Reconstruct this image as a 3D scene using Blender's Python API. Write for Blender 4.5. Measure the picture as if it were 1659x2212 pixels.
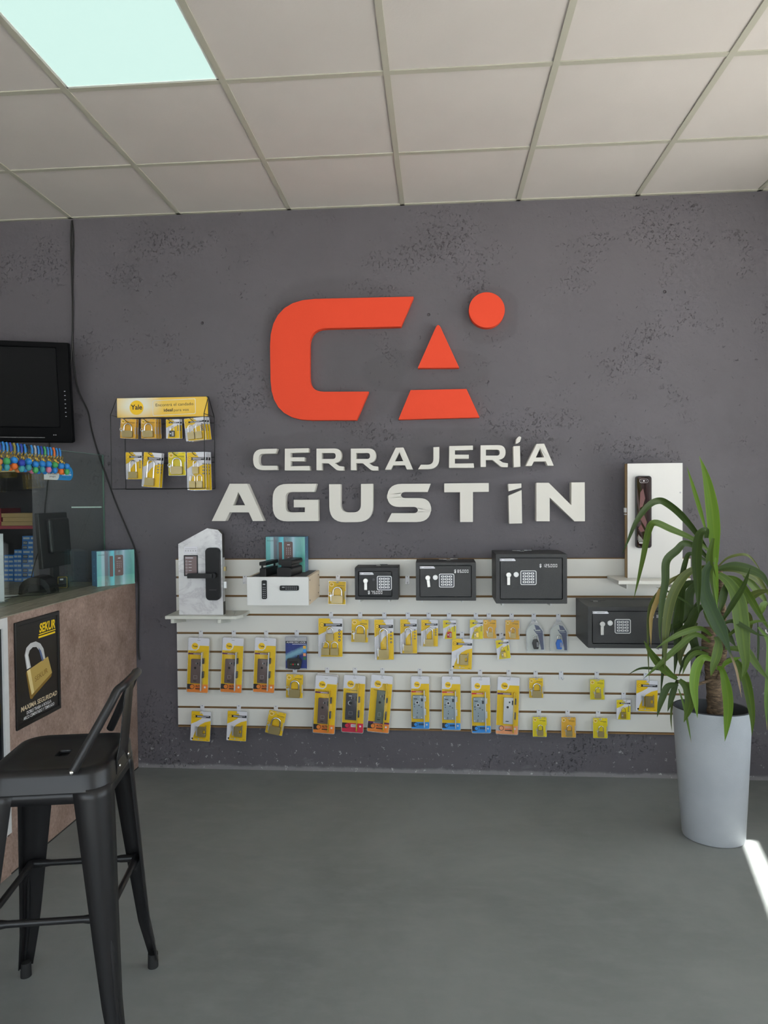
import bpy, bmesh, math, random
from mathutils import Vector, Matrix
from mathutils.geometry import tessellate_polygon

random.seed(7)
for o in list(bpy.data.objects):
    bpy.data.objects.remove(o)
SC = bpy.context.scene
COL = SC.collection

# ------------------------------------------------------------------ camera
CAM = Vector((0.17131, -3.75955, 1.50184))
PITCH, YAW, ROLL, FPX = -0.0225, 0.07538, -0.00891, 1511.19
_f = Vector((-math.sin(YAW) * math.cos(PITCH), math.cos(YAW) * math.cos(PITCH), math.sin(PITCH)))
_r0 = Vector((math.cos(YAW), math.sin(YAW), 0))
_u0 = _r0.cross(_f)
RT = math.cos(ROLL) * _r0 + math.sin(ROLL) * _u0
UP = -math.sin(ROLL) * _r0 + math.cos(ROLL) * _u0
FW = _f
cd = bpy.data.cameras.new('camera')
cd.sensor_fit = 'HORIZONTAL'
cd.sensor_width = 36.0
cd.lens = FPX * 36.0 / 1659.0
cd.clip_start = 0.05
cam = bpy.data.objects.new('camera', cd)
COL.objects.link(cam)
M3 = Matrix((RT, UP, -FW)).transposed()
cam.matrix_world = Matrix.Translation(CAM) @ M3.to_4x4()
SC.camera = cam

# ------------------------------------------------------------------ exposure, sky, sun
SC.view_settings.view_transform = 'Standard'
SC.view_settings.look = 'None'
SC.view_settings.gamma = 1.0
SC.view_settings.use_curve_mapping = False
SC.view_settings.exposure = 0.68

w = bpy.data.worlds.new('world')
SC.world = w
w.use_nodes = True
nt = w.node_tree
nt.nodes.clear()
bg = nt.nodes.new('ShaderNodeBackground')
out = nt.nodes.new('ShaderNodeOutputWorld')
SKY_COL, SKY_STR = (0.82, 0.90, 1.0), 2.5
bg.inputs[0].default_value = (*SKY_COL, 1)
bg.inputs[1].default_value = SKY_STR
nt.links.new(bg.outputs[0], out.inputs[0])

SUN_EL = math.radians(50)
SUN_AZ = math.radians(6)          # from +x, a little behind the back wall
sd = bpy.data.lights.new('sun', 'SUN')
sd.energy = 34.0
sd.angle = math.radians(0.6)
sd.color = (1.0, 0.97, 0.93)
sun = bpy.data.objects.new('sun', sd)
COL.objects.link(sun)
sdir = Vector((-math.cos(SUN_EL) * math.cos(SUN_AZ), -math.cos(SUN_EL) * math.sin(SUN_AZ), -math.sin(SUN_EL)))
sun.rotation_euler = sdir.to_track_quat('-Z', 'Y').to_euler()
sun.location = (4, 0, 5)

# room extents
XL, XR = -4.2, 2.25          # left / right wall inner faces
YB, YF = 0.0, -6.2           # back wall / shop front inner faces
H = 3.05


def portal(loc, rot, sx, sy):
    l = bpy.data.lights.new('window_portal', 'AREA')
    l.shape = 'RECTANGLE'; l.size = sx; l.size_y = sy
    l.cycles.is_portal = True
    o = bpy.data.objects.new('window_portal', l)
    o.location = loc; o.rotation_euler = rot
    COL.objects.link(o)


WIN_R = (-3.9, -0.45, 0.55, 2.6)    # right window: y0,y1,z0,z1
WIN_F = (-3.6, 1.9, 0.12, 2.75)     # shop front: x0,x1,z0,z1
portal((XR + 0.02, (WIN_R[0] + WIN_R[1]) / 2, (WIN_R[2] + WIN_R[3]) / 2), (0, math.radians(90), 0), WIN_R[3] - WIN_R[2], WIN_R[1] - WIN_R[0])
portal(((WIN_F[0] + WIN_F[1]) / 2, YF - 0.02, (WIN_F[2] + WIN_F[3]) / 2), (math.radians(90), 0, 0), WIN_F[1] - WIN_F[0], WIN_F[3] - WIN_F[2])


# ------------------------------------------------------------------ pixel -> point helpers
def ray(u, v):
    return RT * ((u - 829.5) / FPX) - UP * ((v - 1106) / FPX) + FW


def at(u, v, y):
    d = ray(u, v)
    return CAM + d * ((y - CAM.y) / d.y)


def atz(u, v, z):
    d = ray(u, v)
    return CAM + d * ((z - CAM.z) / d.z)


def atx(u, v, x):
    d = ray(u, v)
    return CAM + d * ((x - CAM.x) / d.x)


# ------------------------------------------------------------------ materials
MATS = {}


def srgb(r, g, b):
    def c(x):
        x /= 255.0
        return x / 12.92 if x <= 0.04045 else ((x + 0.055) / 1.055) ** 2.4
    return (c(r), c(g), c(b))


def mat(name, col, rough=0.6, metal=0.0, spec=0.5, bump=0.0, bscale=200.0, noise=0.0, nscale=8.0, emit=None, coat=0.0):
    if name in MATS:
        return MATS[name]
    m = bpy.data.materials.new(name)
    m.use_nodes = True
    n = m.node_tree
    p = n.nodes['Principled BSDF']
    p.inputs['Base Color'].default_value = (*col, 1)
    p.inputs['Roughness'].default_value = rough
    p.inputs['Metallic'].default_value = metal
    p.inputs['Specular IOR Level'].default_value = spec
    p.inputs['Coat Weight'].default_value = coat
    if bump or noise:
        tc = n.nodes.new('ShaderNodeTexCoord')
    if bump:
        t = n.nodes.new('ShaderNodeTexNoise')
        t.inputs['Scale'].default_value = bscale
        t.inputs['Detail'].default_value = 3
        b = n.nodes.new('ShaderNodeBump')
        b.inputs['Strength'].default_value = bump
        b.inputs['Distance'].default_value = 0.002
        n.links.new(tc.outputs['Object'], t.inputs['Vector'])
        n.links.new(t.outputs['Fac'], b.inputs['Height'])
        n.links.new(b.outputs['Normal'], p.inputs['Normal'])
    if noise:
        t2 = n.nodes.new('ShaderNodeTexNoise')
        t2.inputs['Scale'].default_value = nscale
        t2.inputs['Detail'].default_value = 5
        mx = n.nodes.new('ShaderNodeMix'); mx.data_type = 'RGBA'
        mx.inputs['A'].default_value = (*[x * (1 - noise) for x in col], 1)
        mx.inputs['B'].default_value = (*[min(1, x * (1 + noise)) for x in col], 1)
        n.links.new(tc.outputs['Object'], t2.inputs['Vector'])
        n.links.new(t2.outputs['Fac'], mx.inputs['Factor'])
        n.links.new(mx.outputs['Result'], p.inputs['Base Color'])
    if emit:
        p.inputs['Emission Color'].default_value = (*emit[0], 1)
        p.inputs['Emission Strength'].default_value = emit[1]
    MATS[name] = m
    return m


def clear_mat(name, tint=(1, 1, 1), refl=0.06, rough=0.02, milk=0.0):
    """thin clear sheet: passes light straight, mirrors a little (Fresnel)."""
    if name in MATS:
        return MATS[name]
    m = bpy.data.materials.new(name)
    m.use_nodes = True
    n = m.node_tree
    n.nodes.clear()
    o = n.nodes.new('ShaderNodeOutputMaterial')
    tr = n.nodes.new('ShaderNodeBsdfTransparent'); tr.inputs[0].default_value = (*tint, 1)
    gl = n.nodes.new('ShaderNodeBsdfGlossy'); gl.inputs['Roughness'].default_value = rough
    lw = n.nodes.new('ShaderNodeLayerWeight'); lw.inputs[0].default_value = 0.5
    fr = n.nodes.new('ShaderNodeMath'); fr.operation = 'POWER'; fr.inputs[1].default_value = 5.0
    n.links.new(lw.outputs['Facing'], fr.inputs[0])
    ma = n.nodes.new('ShaderNodeMath'); ma.operation = 'MULTIPLY_ADD'; ma.inputs[1].default_value = 0.7; ma.inputs[2].default_value = refl
    ma.use_clamp = True
    mx = n.nodes.new('ShaderNodeMixShader')
    n.links.new(fr.outputs[0], ma.inputs[0])
    n.links.new(ma.outputs[0], mx.inputs[0])
    src = tr
    if milk:
        df = n.nodes.new('ShaderNodeBsdfDiffuse'); df.inputs[0].default_value = (0.9, 0.9, 0.93, 1)
        m2 = n.nodes.new('ShaderNodeMixShader'); m2.inputs[0].default_value = milk
        n.links.new(tr.outputs[0], m2.inputs[1]); n.links.new(df.outputs[0], m2.inputs[2])
        src = m2
    n.links.new(src.outputs[0], mx.inputs[1])
    n.links.new(gl.outputs[0], mx.inputs[2])
    n.links.new(mx.outputs[0], o.inputs[0])
    MATS[name] = m
    return m


def nodes_mat(name):
    m = bpy.data.materials.new(name)
    m.use_nodes = True
    MATS[name] = m
    return m, m.node_tree, m.node_tree.nodes['Principled BSDF']


class NG:
    """tiny helper to wire shader nodes"""
    def __init__(s, nt):
        s.nt = nt
        s.tc = nt.nodes.new('ShaderNodeTexCoord')

    def link(s, a, b):
        s.nt.links.new(a, b)

    def mapping(s, scale=(1, 1, 1), src='Object', loc=(0, 0, 0)):
        m = s.nt.nodes.new('ShaderNodeMapping')
        m.inputs['Scale'].default_value = scale
        m.inputs['Location'].default_value = loc
        s.link(s.tc.outputs[src], m.inputs['Vector'])
        return m.outputs[0]

    def noise(s, vec, scale, detail=4, rough=0.55, dist=0.0):
        t = s.nt.nodes.new('ShaderNodeTexNoise')
        t.inputs['Scale'].default_value = scale
        t.inputs['Detail'].default_value = detail
        t.inputs['Roughness'].default_value = rough
        t.inputs['Distortion'].default_value = dist
        s.link(vec, t.inputs['Vector'])
        return t.outputs['Fac']

    def ramp(s, fac, stops, interp='LINEAR'):
        r = s.nt.nodes.new('ShaderNodeValToRGB')
        r.color_ramp.interpolation = interp
        e = r.color_ramp.elements
        while len(e) < len(stops):
            e.new(0.5)
        for i, (p, c) in enumerate(stops):
            e[i].position = p
            e[i].color = (*c, 1) if isinstance(c, tuple) else (c, c, c, 1)
        s.link(fac, r.inputs[0])
        return r.outputs[0]

    def mix(s, fac, a, b, mode='MIX'):
        m = s.nt.nodes.new('ShaderNodeMix'); m.data_type = 'RGBA'; m.blend_type = mode
        for k, x in (('Factor', fac), ('A', a), ('B', b)):
            if isinstance(x, (int, float)):
                m.inputs[k].default_value = x if k == 'Factor' else (x, x, x, 1)
            elif isinstance(x, tuple):
                m.inputs[k].default_value = (*x, 1)
            else:
                s.link(x, m.inputs[k])
        return m.outputs['Result']

    def math(s, op, a, b=0.0, clamp=False):
        m = s.nt.nodes.new('ShaderNodeMath'); m.operation = op; m.use_clamp = clamp
        for i, x in enumerate((a, b)):
            if isinstance(x, (int, float)):
                m.inputs[i].default_value = x
            else:
                s.link(x, m.inputs[i])
        return m.outputs[0]

    def sep(s, vec):
        m = s.nt.nodes.new('ShaderNodeSeparateXYZ')
        s.link(vec, m.inputs[0])
        return m.outputs

    def bump(s, height, strength, dist, prev=None):
        b = s.nt.nodes.new('ShaderNodeBump')
        b.inputs['Strength'].default_value = strength
        b.inputs['Distance'].default_value = dist
        s.link(height, b.inputs['Height'])
        if prev is not None:
            s.link(prev, b.inputs['Normal'])
        return b.outputs[0]


# ------------------------------------------------------------------ mesh builder
def rrect(x0, z0, x1, z1, r, n=4):
    r = min(r, abs(x1 - x0) / 2 - 1e-6, abs(z1 - z0) / 2 - 1e-6)
    pts = []
    for cx, cz, a0 in ((x1 - r, z1 - r, 0), (x0 + r, z1 - r, 90), (x0 + r, z0 + r, 180), (x1 - r, z0 + r, 270)):
        for i in range(n + 1):
            a = math.radians(a0 + 90 * i / n)
            pts.append((cx + r * math.cos(a), cz + r * math.sin(a)))
    return pts


def ngon(cx, cz, rx, rz=None, n=20):
    rz = rx if rz is None else rz
    return [(cx + rx * math.cos(2 * math.pi * i / n), cz + rz * math.sin(2 * math.pi * i / n)) for i in range(n)]


def roundpoly(pts, n=7):
    """pts: (x,y) or (x,y,r) -> polygon with the marked corners rounded"""
    out = []
    N = len(pts)
    for i, p in enumerate(pts):
        if len(p) == 2 or p[2] <= 0:
            out.append((p[0], p[1])); continue
        P = Vector(p[:2]); A = Vector(pts[i - 1][:2]); B = Vector(pts[(i + 1) % N][:2])
        a = (A - P); b = (B - P)
        r = p[2]
        ang = a.angle(b)
        d = min(r / math.tan(ang / 2), a.length * 0.95, b.length * 0.95)
        s = P + a.normalized() * d; e = P + b.normalized() * d
        for k in range(n + 1):
            t = k / n
            q = s * (1 - t) ** 2 * 1.0 + P * 2 * t * (1 - t) + e * t * t
            # push the curve towards a circle
            out.append((q.x, q.y))
    return out


_TXT = {}


def text_tris(s, bold=0.0, res=3):
    key = (s, bold, res)
    if key not in _TXT:
        c = bpy.data.curves.new('text', 'FONT')
        c.body = s; c.size = 1.0; c.offset = bold; c.resolution_u = res
        c.fill_mode = 'FRONT'
        o = bpy.data.objects.new('text', c)
        me = o.to_mesh()
        vs = [(v.co.x, v.co.y) for v in me.vertices]
        fs = [tuple(p.vertices) for p in me.polygons]
        o.to_mesh_clear()
        bpy.data.objects.remove(o); bpy.data.curves.remove(c)
        _TXT[key] = (vs, fs)
    return _TXT[key]


class MB:
    def __init__(s):
        s.v = []; s.f = []; s.m = []

    def add(s, vs, fs, mi=0):
        k = len(s.v)
        s.v += [tuple(p) for p in vs]
        s.f += [tuple(i + k for i in f) for f in fs]
        s.m += [mi] * len(fs)
        return s

    def box(s, x0, y0, z0, x1, y1, z1, mi=0):
        x0, x1 = min(x0, x1), max(x0, x1); y0, y1 = min(y0, y1), max(y0, y1); z0, z1 = min(z0, z1), max(z0, z1)
        vs = [(x, y, z) for z in (z0, z1) for y in (y0, y1) for x in (x0, x1)]
        return s.add(vs, [(0, 2, 3, 1), (4, 5, 7, 6), (0, 1, 5, 4), (2, 6, 7, 3), (0, 4, 6, 2), (1, 3, 7, 5)], mi)

    def prism(s, pts, y0, y1, mi=0, holes=(), back=True, side_mi=None, pts_back=None):
        """2-D outline in (x,z) extruded along y; y0 is the face towards -y"""
        loops = [list(pts)] + [list(h) for h in holes]
        flat = [p for l in loops for p in l]
        tri = tessellate_polygon([[Vector((p[0], p[1], 0)) for p in l] for l in loops])
        n = len(flat)
        vs = [(p[0], y0, p[1]) for p in flat] + [(p[0], y1, p[1]) for p in flat]
        fs = []

        def orient(t, flip):
            a, b, c = (flat[i] for i in t)
            ar = (b[0] - a[0]) * (c[1] - a[1]) - (c[0] - a[0]) * (b[1] - a[1])
            # facing -y: (x,z) CCW seen from -y means x right, z up -> normal = -y for CCW
            if (ar < 0) != flip:
                return (t[0], t[2], t[1])
            return tuple(t)
        for t in tri:
            fs.append(orient(t, False))
        s.add(vs, fs, mi)
        k = len(s.v) - 2 * n
        if back:
            s.f += [tuple(k + n + i for i in orient(t, True)) for t in tri]; s.m += [mi] * len(tri)
        sm = mi if side_mi is None else side_mi
        b0 = 0
        for li, l in enumerate(loops):
            ar = sum(l[i - 1][0] * l[i][1] - l[i][0] * l[i - 1][1] for i in range(len(l)))
            ccw = ar > 0
            if li: ccw = not ccw
            for i in range(len(l)):
                a = k + b0 + i; b = k + b0 + (i + 1) % len(l)
                q = (b, a, a + n, b + n) if ccw else (a, b, b + n, a + n)
                s.f.append(q); s.m.append(sm)
            b0 += len(l)
        return s

    def sheet(s, pts, y, mi=0, holes=()):
        loops = [list(pts)] + [list(h) for h in holes]
        flat = [p for l in loops for p in l]
        tri = tessellate_polygon([[Vector((p[0], p[1], 0)) for p in l] for l in loops])
        fs = []
        for t in tri:
            a, b, c = (flat[i] for i in t)
            ar = (b[0] - a[0]) * (c[1] - a[1]) - (c[0] - a[0]) * (b[1] - a[1])
            fs.append((t[0], t[2], t[1]) if ar < 0 else tuple(t))
        return s.add([(p[0], y, p[1]) for p in flat], fs, mi)

    def rect(s, x0, z0, x1, z1, y, mi=0):
        return s.add([(x0, y, z0), (x1, y, z0), (x1, y, z1), (x0, y, z1)], [(0, 1, 2, 3)], mi)

    def text(s, body, x, z, y, h, mi=0, align='C', width=None, bold=0.0, shear=0.0, rot=0.0):
        """flat lettering facing -y; h = cap height, (x,z) = baseline anchor"""
        vs, fs = text_tris(body, bold)
        if not vs: return s
        x0 = min(p[0] for p in vs); x1 = max(p[0] for p in vs)
        k = h / 0.69
        kx = k if width is None else width / (x1 - x0)
        ax = {'L': x0, 'C': (x0 + x1) / 2, 'R': x1}[align]
        c, sn = math.cos(rot), math.sin(rot)
        P = []
        for p in vs:
            px = (p[0] - ax) * kx + shear * p[1] * k; pz = p[1] * k
            P.append((x + px * c - pz * sn, y, z + px * sn + pz * c))
        return s.add(P, fs, mi)

    def tube(s, pts, r, n=8, mi=0, closed=False, caps=True):
        P = [Vector(p) for p in pts]
        N = len(P)
        rr = r if isinstance(r, (list, tuple)) else [r] * N
        k = len(s.v)
        up = None
        for i in range(N):
            a = P[i - 1] if (i > 0 or closed) else P[i]
            b = P[(i + 1) % N] if (i < N - 1 or closed) else P[i]
            t = (b - a).normalized()
            if up is None:
                up = Vector((0, 0, 1)) if abs(t.z) < 0.9 else Vector((1, 0, 0))
            nx = t.cross(up)
            if nx.length < 1e-5:
                nx = t.orthogonal()
            nx.normalize(); up = nx.cross(t).normalized()
            for j in range(n):
                an = 2 * math.pi * j / n
                s.v.append(tuple(P[i] + nx * (rr[i] * math.cos(an)) + up * (rr[i] * math.sin(an))))
        M = N if closed else N - 1
        for i in range(M):
            for j in range(n):
                a = k + i * n + j; b = k + i * n + (j + 1) % n
                c = k + ((i + 1) % N) * n + (j + 1) % n; d = k + ((i + 1) % N) * n + j
                s.f.append((a, d, c, b)); s.m.append(mi)
        if caps and not closed:
            s.f.append(tuple(k + j for j in range(n))); s.m.append(mi)
            s.f.append(tuple(k + (N - 1) * n + j for j in reversed(range(n)))); s.m.append(mi)
        return s

    def cyl(s, p0, p1, r, n=16, mi=0):
        return s.tube([p0, p1], r, n, mi)

    def loft(s, rings, mi=0, cap0=False, cap1=False, closed=True):
        k = len(s.v); n = len(rings[0])
        for r in rings: s.v += [tuple(p) for p in r]
        for i in range(len(rings) - 1):
            for j in range(n if closed else n - 1):
                a = k + i * n + j; b = k + i * n + (j + 1) % n
                s.f.append((a, b, b + n, a + n)); s.m.append(mi)
        if cap0: s.f.append(tuple(k + j for j in reversed(range(n)))); s.m.append(mi)
        if cap1: s.f.append(tuple(k + (len(rings) - 1) * n + j for j in range(n))); s.m.append(mi)
        return s

    def ball(s, c, rx, ry=None, rz=None, n=10, mi=0):
        ry = rx if ry is None else ry; rz = rx if rz is None else rz
        rings = []
        m = n // 2 + 1
        for i in range(m + 1):
            a = -math.pi / 2 + math.pi * i / m
            q = max(math.cos(a), 0.02)
            rings.append([(c[0] + rx * q * math.cos(2 * math.pi * j / n), c[1] + ry * q * math.sin(2 * math.pi * j / n), c[2] + rz * math.sin(a)) for j in range(n)])
        return s.loft(rings, mi, True, True)


def obj(name, mb, mats, parent=None, loc=(0, 0, 0), rot=(0, 0, 0), origin=None, smooth=None, bevel=0.0, bseg=2, kind=None, solid=0.0, subsurf=0):
    if isinstance(mb, MB):
        me = bpy.data.meshes.new(name)
        vs = mb.v
        if origin is not None:
            ox, oy, oz = origin
            vs = [(x - ox, y - oy, z - oz) for x, y, z in vs]
        me.from_pydata(vs, [], mb.f)
        for m in (mats if isinstance(mats, (list, tuple)) else [mats]):
            me.materials.append(m)
        me.polygons.foreach_set('material_index', mb.m)
        if smooth is not None:
            me.polygons.foreach_set('use_smooth', [True] * len(me.polygons))
            me.set_sharp_from_angle(angle=math.radians(smooth))
        me.update()
    else:
        me = mb
    o = bpy.data.objects.new(name, me)
    COL.objects.link(o)
    o.location = loc; o.rotation_euler = rot
    if parent is not None: o.parent = parent
    if solid:
        q = o.modifiers.new('solid', 'SOLIDIFY'); q.thickness = solid; q.offset = -1
    if bevel:
        b = o.modifiers.new('bevel', 'BEVEL'); b.width = bevel; b.segments = bseg; b.limit_method = 'ANGLE'; b.angle_limit = math.radians(40)
        b.harden_normals = False
    if subsurf:
        q = o.modifiers.new('sub', 'SUBSURF'); q.levels = subsurf; q.render_levels = subsurf
    if kind: o['kind'] = kind
    return o


def tag(o, label, cat, group=None):
    o['label'] = label; o['category'] = cat
    if group: o['group'] = group
    return o


def thing(name, label, cat, loc=(0, 0, 0), rot=(0, 0, 0), group=None):
    o = bpy.data.objects.new(name, None)
    o.empty_display_size = 0.05
    COL.objects.link(o)
    o.location = loc; o.rotation_euler = rot
    return tag(o, label, cat, group)


def dup_tree(o, parent=None):
    c = o.copy(); COL.objects.link(c)
    if parent is not None: c.parent = parent
    for ch in list(o.children):
        dup_tree(ch, c)
    return c


def struct(name, mb, mats, parent=None, **k):
    o = obj(name, mb, mats, parent, **k)
    if parent is None: o['kind'] = 'structure'
    return o

# ================================================================== structure materials
# rough painted concrete wall
m, nt_, p_ = nodes_mat('painted_concrete')
g = NG(nt_)
vec = g.mapping()
big = g.noise(vec, 0.9, 5, 0.6)
mid = g.noise(vec, 4.5, 5, 0.6)
base = g.mix(g.ramp(big, [(0.3, 0.0), (0.7, 1.0)]), (0.094, 0.086, 0.097), (0.134, 0.123, 0.136))
base = g.mix(g.ramp(mid, [(0.35, 0.0), (0.75, 1.0)]), base, (0.120, 0.110, 0.124))
# repainted darker patches round the sign
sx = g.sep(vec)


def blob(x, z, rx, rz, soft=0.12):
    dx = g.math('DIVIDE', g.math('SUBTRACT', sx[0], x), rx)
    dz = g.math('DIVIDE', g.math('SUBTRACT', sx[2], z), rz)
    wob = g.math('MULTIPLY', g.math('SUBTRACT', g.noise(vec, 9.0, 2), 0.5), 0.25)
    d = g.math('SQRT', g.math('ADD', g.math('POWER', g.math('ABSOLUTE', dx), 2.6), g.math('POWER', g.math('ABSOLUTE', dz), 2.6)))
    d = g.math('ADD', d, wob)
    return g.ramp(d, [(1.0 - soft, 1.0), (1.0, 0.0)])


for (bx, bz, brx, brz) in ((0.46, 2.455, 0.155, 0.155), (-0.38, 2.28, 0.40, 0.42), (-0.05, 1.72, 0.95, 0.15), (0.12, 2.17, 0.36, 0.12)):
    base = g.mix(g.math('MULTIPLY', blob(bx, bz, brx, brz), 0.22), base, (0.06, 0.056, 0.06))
# pits and scars, clustered
clus = g.ramp(g.math('ADD', g.math('MULTIPLY', g.noise(g.mapping((1, 1, 1.6)), 1.9, 4, 0.6), 0.75), g.math('MULTIPLY', g.noise(vec, 7.0, 3), 0.25)), [(0.53, 0.0), (0.635, 1.0)])
fine = g.noise(g.mapping((1, 1, 0.85)), 62, 4, 0.65, 0.7)
coarse = g.noise(g.mapping((1.1, 1, 0.9)), 24, 4, 0.7, 0.9)
pit1 = g.ramp(fine, [(0.585, 0.0), (0.63, 1.0)])
pit2 = g.ramp(coarse, [(0.60, 0.0), (0.65, 1.0)])
vo = nt_.nodes.new('ShaderNodeTexVoronoi'); vo.inputs['Scale'].default_value = 6.5
g.link(vec, vo.inputs['Vector'])
vr = g.sep(vo.outputs['Color'])
dots = g.math('MULTIPLY', g.ramp(g.math('ADD', vo.outputs['Distance'], g.math('MULTIPLY', g.noise(vec, 50, 2), 0.04)), [(0.055, 1.0), (0.075, 0.0)]), g.ramp(vr[0], [(0.62, 0.0), (0.66, 1.0)]))
pits = g.math('ADD', g.math('MULTIPLY', g.math('MULTIPLY', pit1, pit2), g.math('ADD', g.math("MULTIPLY", clus, 0.6), 0.22, True)), g.math('MULTIPLY', g.math('MULTIPLY', pit1, 0.85), clus), True)
pits = g.math('ADD', pits, dots, True)
base = g.mix(g.math("MULTIPLY", pits, 0.4), base, (0.04, 0.033, 0.035))
# chipped paint flecks, more of them near the floor
low = g.ramp(sx[2], [(0.0, 1.0), (0.16, 0.75), (0.24, 0.10), (0.5, 0.0)])
rightm = g.ramp(g.math('MULTIPLY', sx[0], 0.5), [(0.72, 0.0), (0.86, 0.35)])
lowr = g.math('MULTIPLY', rightm, g.ramp(g.math('MULTIPLY', sx[2], 0.5), [(0.3, 1.0), (0.55, 0.0)]))
chip = g.ramp(g.noise(vec, 34, 4, 0.7), [(0.62, 0.0), (0.65, 1.0)])
band = g.ramp(g.noise(g.mapping((1, 1, 2.5)), 5, 4, 0.7), [(0.62, 0.0), (0.68, 1.0)])
foot = g.ramp(g.math('ADD', sx[2], g.math('MULTIPLY', g.noise(vec, 9, 5, 0.75), -0.034)), [(-0.0, 0.34), (0.0, 0.30), (0.012, 0.0)])
chips = g.math('MULTIPLY', g.math('ADD', chip, g.math('MULTIPLY', band, 0.12), True), g.math('ADD', low, lowr, True))
base = g.mix(g.math('ADD', g.math('MULTIPLY', chips, 0.8), foot, True), base, (0.48, 0.47, 0.47))
fl = g.ramp(g.noise(vec, 90, 2, 0.5), [(0.765, 0.0), (0.79, 0.8)])
base = g.mix(g.math('MULTIPLY', fl, clus), base, (0.42, 0.40, 0.39))
g.link(base, p_.inputs['Base Color'])
p_.inputs['Roughness'].default_value = 0.62
p_.inputs['Specular IOR Level'].default_value = 0.35
hgt = g.math('SUBTRACT', g.math('MULTIPLY', mid, 0.8), g.math('MULTIPLY', pits, 1.0))
hgt = g.math('ADD', hgt, g.math('MULTIPLY', g.math('MULTIPLY', g.noise(vec, 60, 4, 0.6), 0.45), g.math('ADD', clus, 0.25)))
nb = g.bump(hgt, 1.0, 0.011)
g.link(nb, p_.inputs['Normal'])
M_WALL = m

# cement floor
m, nt_, p_ = nodes_mat('polished_cement')
g = NG(nt_)
vec = g.mapping()
a = g.noise(vec, 1.3, 6, 0.62, 0.4)
b = g.noise(g.mapping((1, 2.2, 1)), 6.5, 5, 0.65)
base = g.mix(g.ramp(a, [(0.3, 0.0), (0.72, 1.0)]), (0.170, 0.184, 0.184), (0.248, 0.262, 0.260))
base = g.mix(g.ramp(b, [(0.45, 0.0), (0.8, 0.5)]), base, (0.270, 0.280, 0.280))
sp = g.ramp(g.noise(vec, 70, 2), [(0.76, 0.0), (0.80, 0.5)])
base = g.mix(sp, base, (0.3, 0.29, 0.26))
g.link(base, p_.inputs['Base Color'])
g.link(g.ramp(b, [(0.2, 0.50), (0.8, 0.64)]), p_.inputs['Roughness'])
p_.inputs['Specular IOR Level'].default_value = 0.4
g.link(g.bump(g.noise(vec, 30, 4), 0.12, 0.004), p_.inputs['Normal'])
M_FLOOR = m

# mineral-fibre ceiling tile
m, nt_, p_ = nodes_mat('ceiling_tile')
g = NG(nt_)
vec = g.mapping()
base = g.mix(g.ramp(g.noise(vec, 2.0, 3), [(0.3, 0.0), (0.7, 1.0)]), (0.555, 0.52, 0.49), (0.595, 0.558, 0.525))
g.link(base, p_.inputs['Base Color'])
p_.inputs['Roughness'].default_value = 0.9
p_.inputs['Specular IOR Level'].default_value = 0.2
g.link(g.bump(g.noise(vec, 130, 3), 0.18, 0.002), p_.inputs['Normal'])
M_TILE = m
M_TBAR = mat('ceiling_grid_bar', (0.44, 0.43, 0.355), 0.5)
M_WHITEWALL = mat('shop_white_wall', (0.62, 0.60, 0.57), 0.8, bump=0.2, bscale=60)
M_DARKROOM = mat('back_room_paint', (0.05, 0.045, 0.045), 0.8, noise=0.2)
M_ALU = mat('window_frame_dark', (0.06, 0.06, 0.065), 0.45, 0.3)
M_PAVE = mat('pavement_concrete', (0.335, 0.32, 0.31), 0.9, noise=0.15, nscale=1.5)
M_SUNBLOCK = mat('awning_canvas', (0.45, 0.43, 0.40), 0.85)
M_GLASS = clear_mat('window_glass', (0.96, 0.98, 0.97), 0.05)
M_LINTEL = mat('lintel_wood', srgb(196, 178, 138), 0.6, noise=0.12, nscale=20)

# ================================================================== structure
T = 0.15
HT = H + 0.09      # walls run up past the hung ceiling
NX0, NX1, NZ0, NZ1 = -3.1, -2.088, 1.0, 1.662     # pass-through to the back room
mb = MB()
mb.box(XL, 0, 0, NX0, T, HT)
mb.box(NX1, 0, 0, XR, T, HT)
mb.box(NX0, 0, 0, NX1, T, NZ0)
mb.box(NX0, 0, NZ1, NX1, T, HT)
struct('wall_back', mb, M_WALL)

mb = MB().box(NX0, -0.006, NZ1 - 0.004, NX1, T, NZ1 + 0.012)
struct('trim_1', mb, M_LINTEL)

mb = MB()
mb.box(NX0 - 0.5, 1.3, 0, NX1 + 0.6, 1.36, H - 0.4)
mb.box(NX0 - 0.56, T, 0, NX0 - 0.5, 1.36, H - 0.4)
mb.box(NX1 + 0.6, T, 0, NX1 + 0.66, 1.36, H - 0.4)
mb.box(NX0 - 0.5, T, H - 0.42, NX1 + 0.6, 1.36, H - 0.36)
mb.box(NX0 - 0.5, T, -0.05, NX1 + 0.6, 1.36, 0)
struct('wall_back_room', mb, M_DARKROOM)

mb = MB().box(XL - T, YF - T, -0.1, XR + T, T, 0)
struct('floor', mb, M_FLOOR)
mb = MB().box(-22, -26, -0.16, 24, T + 12, -0.101)
struct('pavement', mb, M_PAVE)
mb = MB().box(XL - T, YF, 0, XL, T, HT)
struct('wall_left', mb, M_WHITEWALL)

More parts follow.
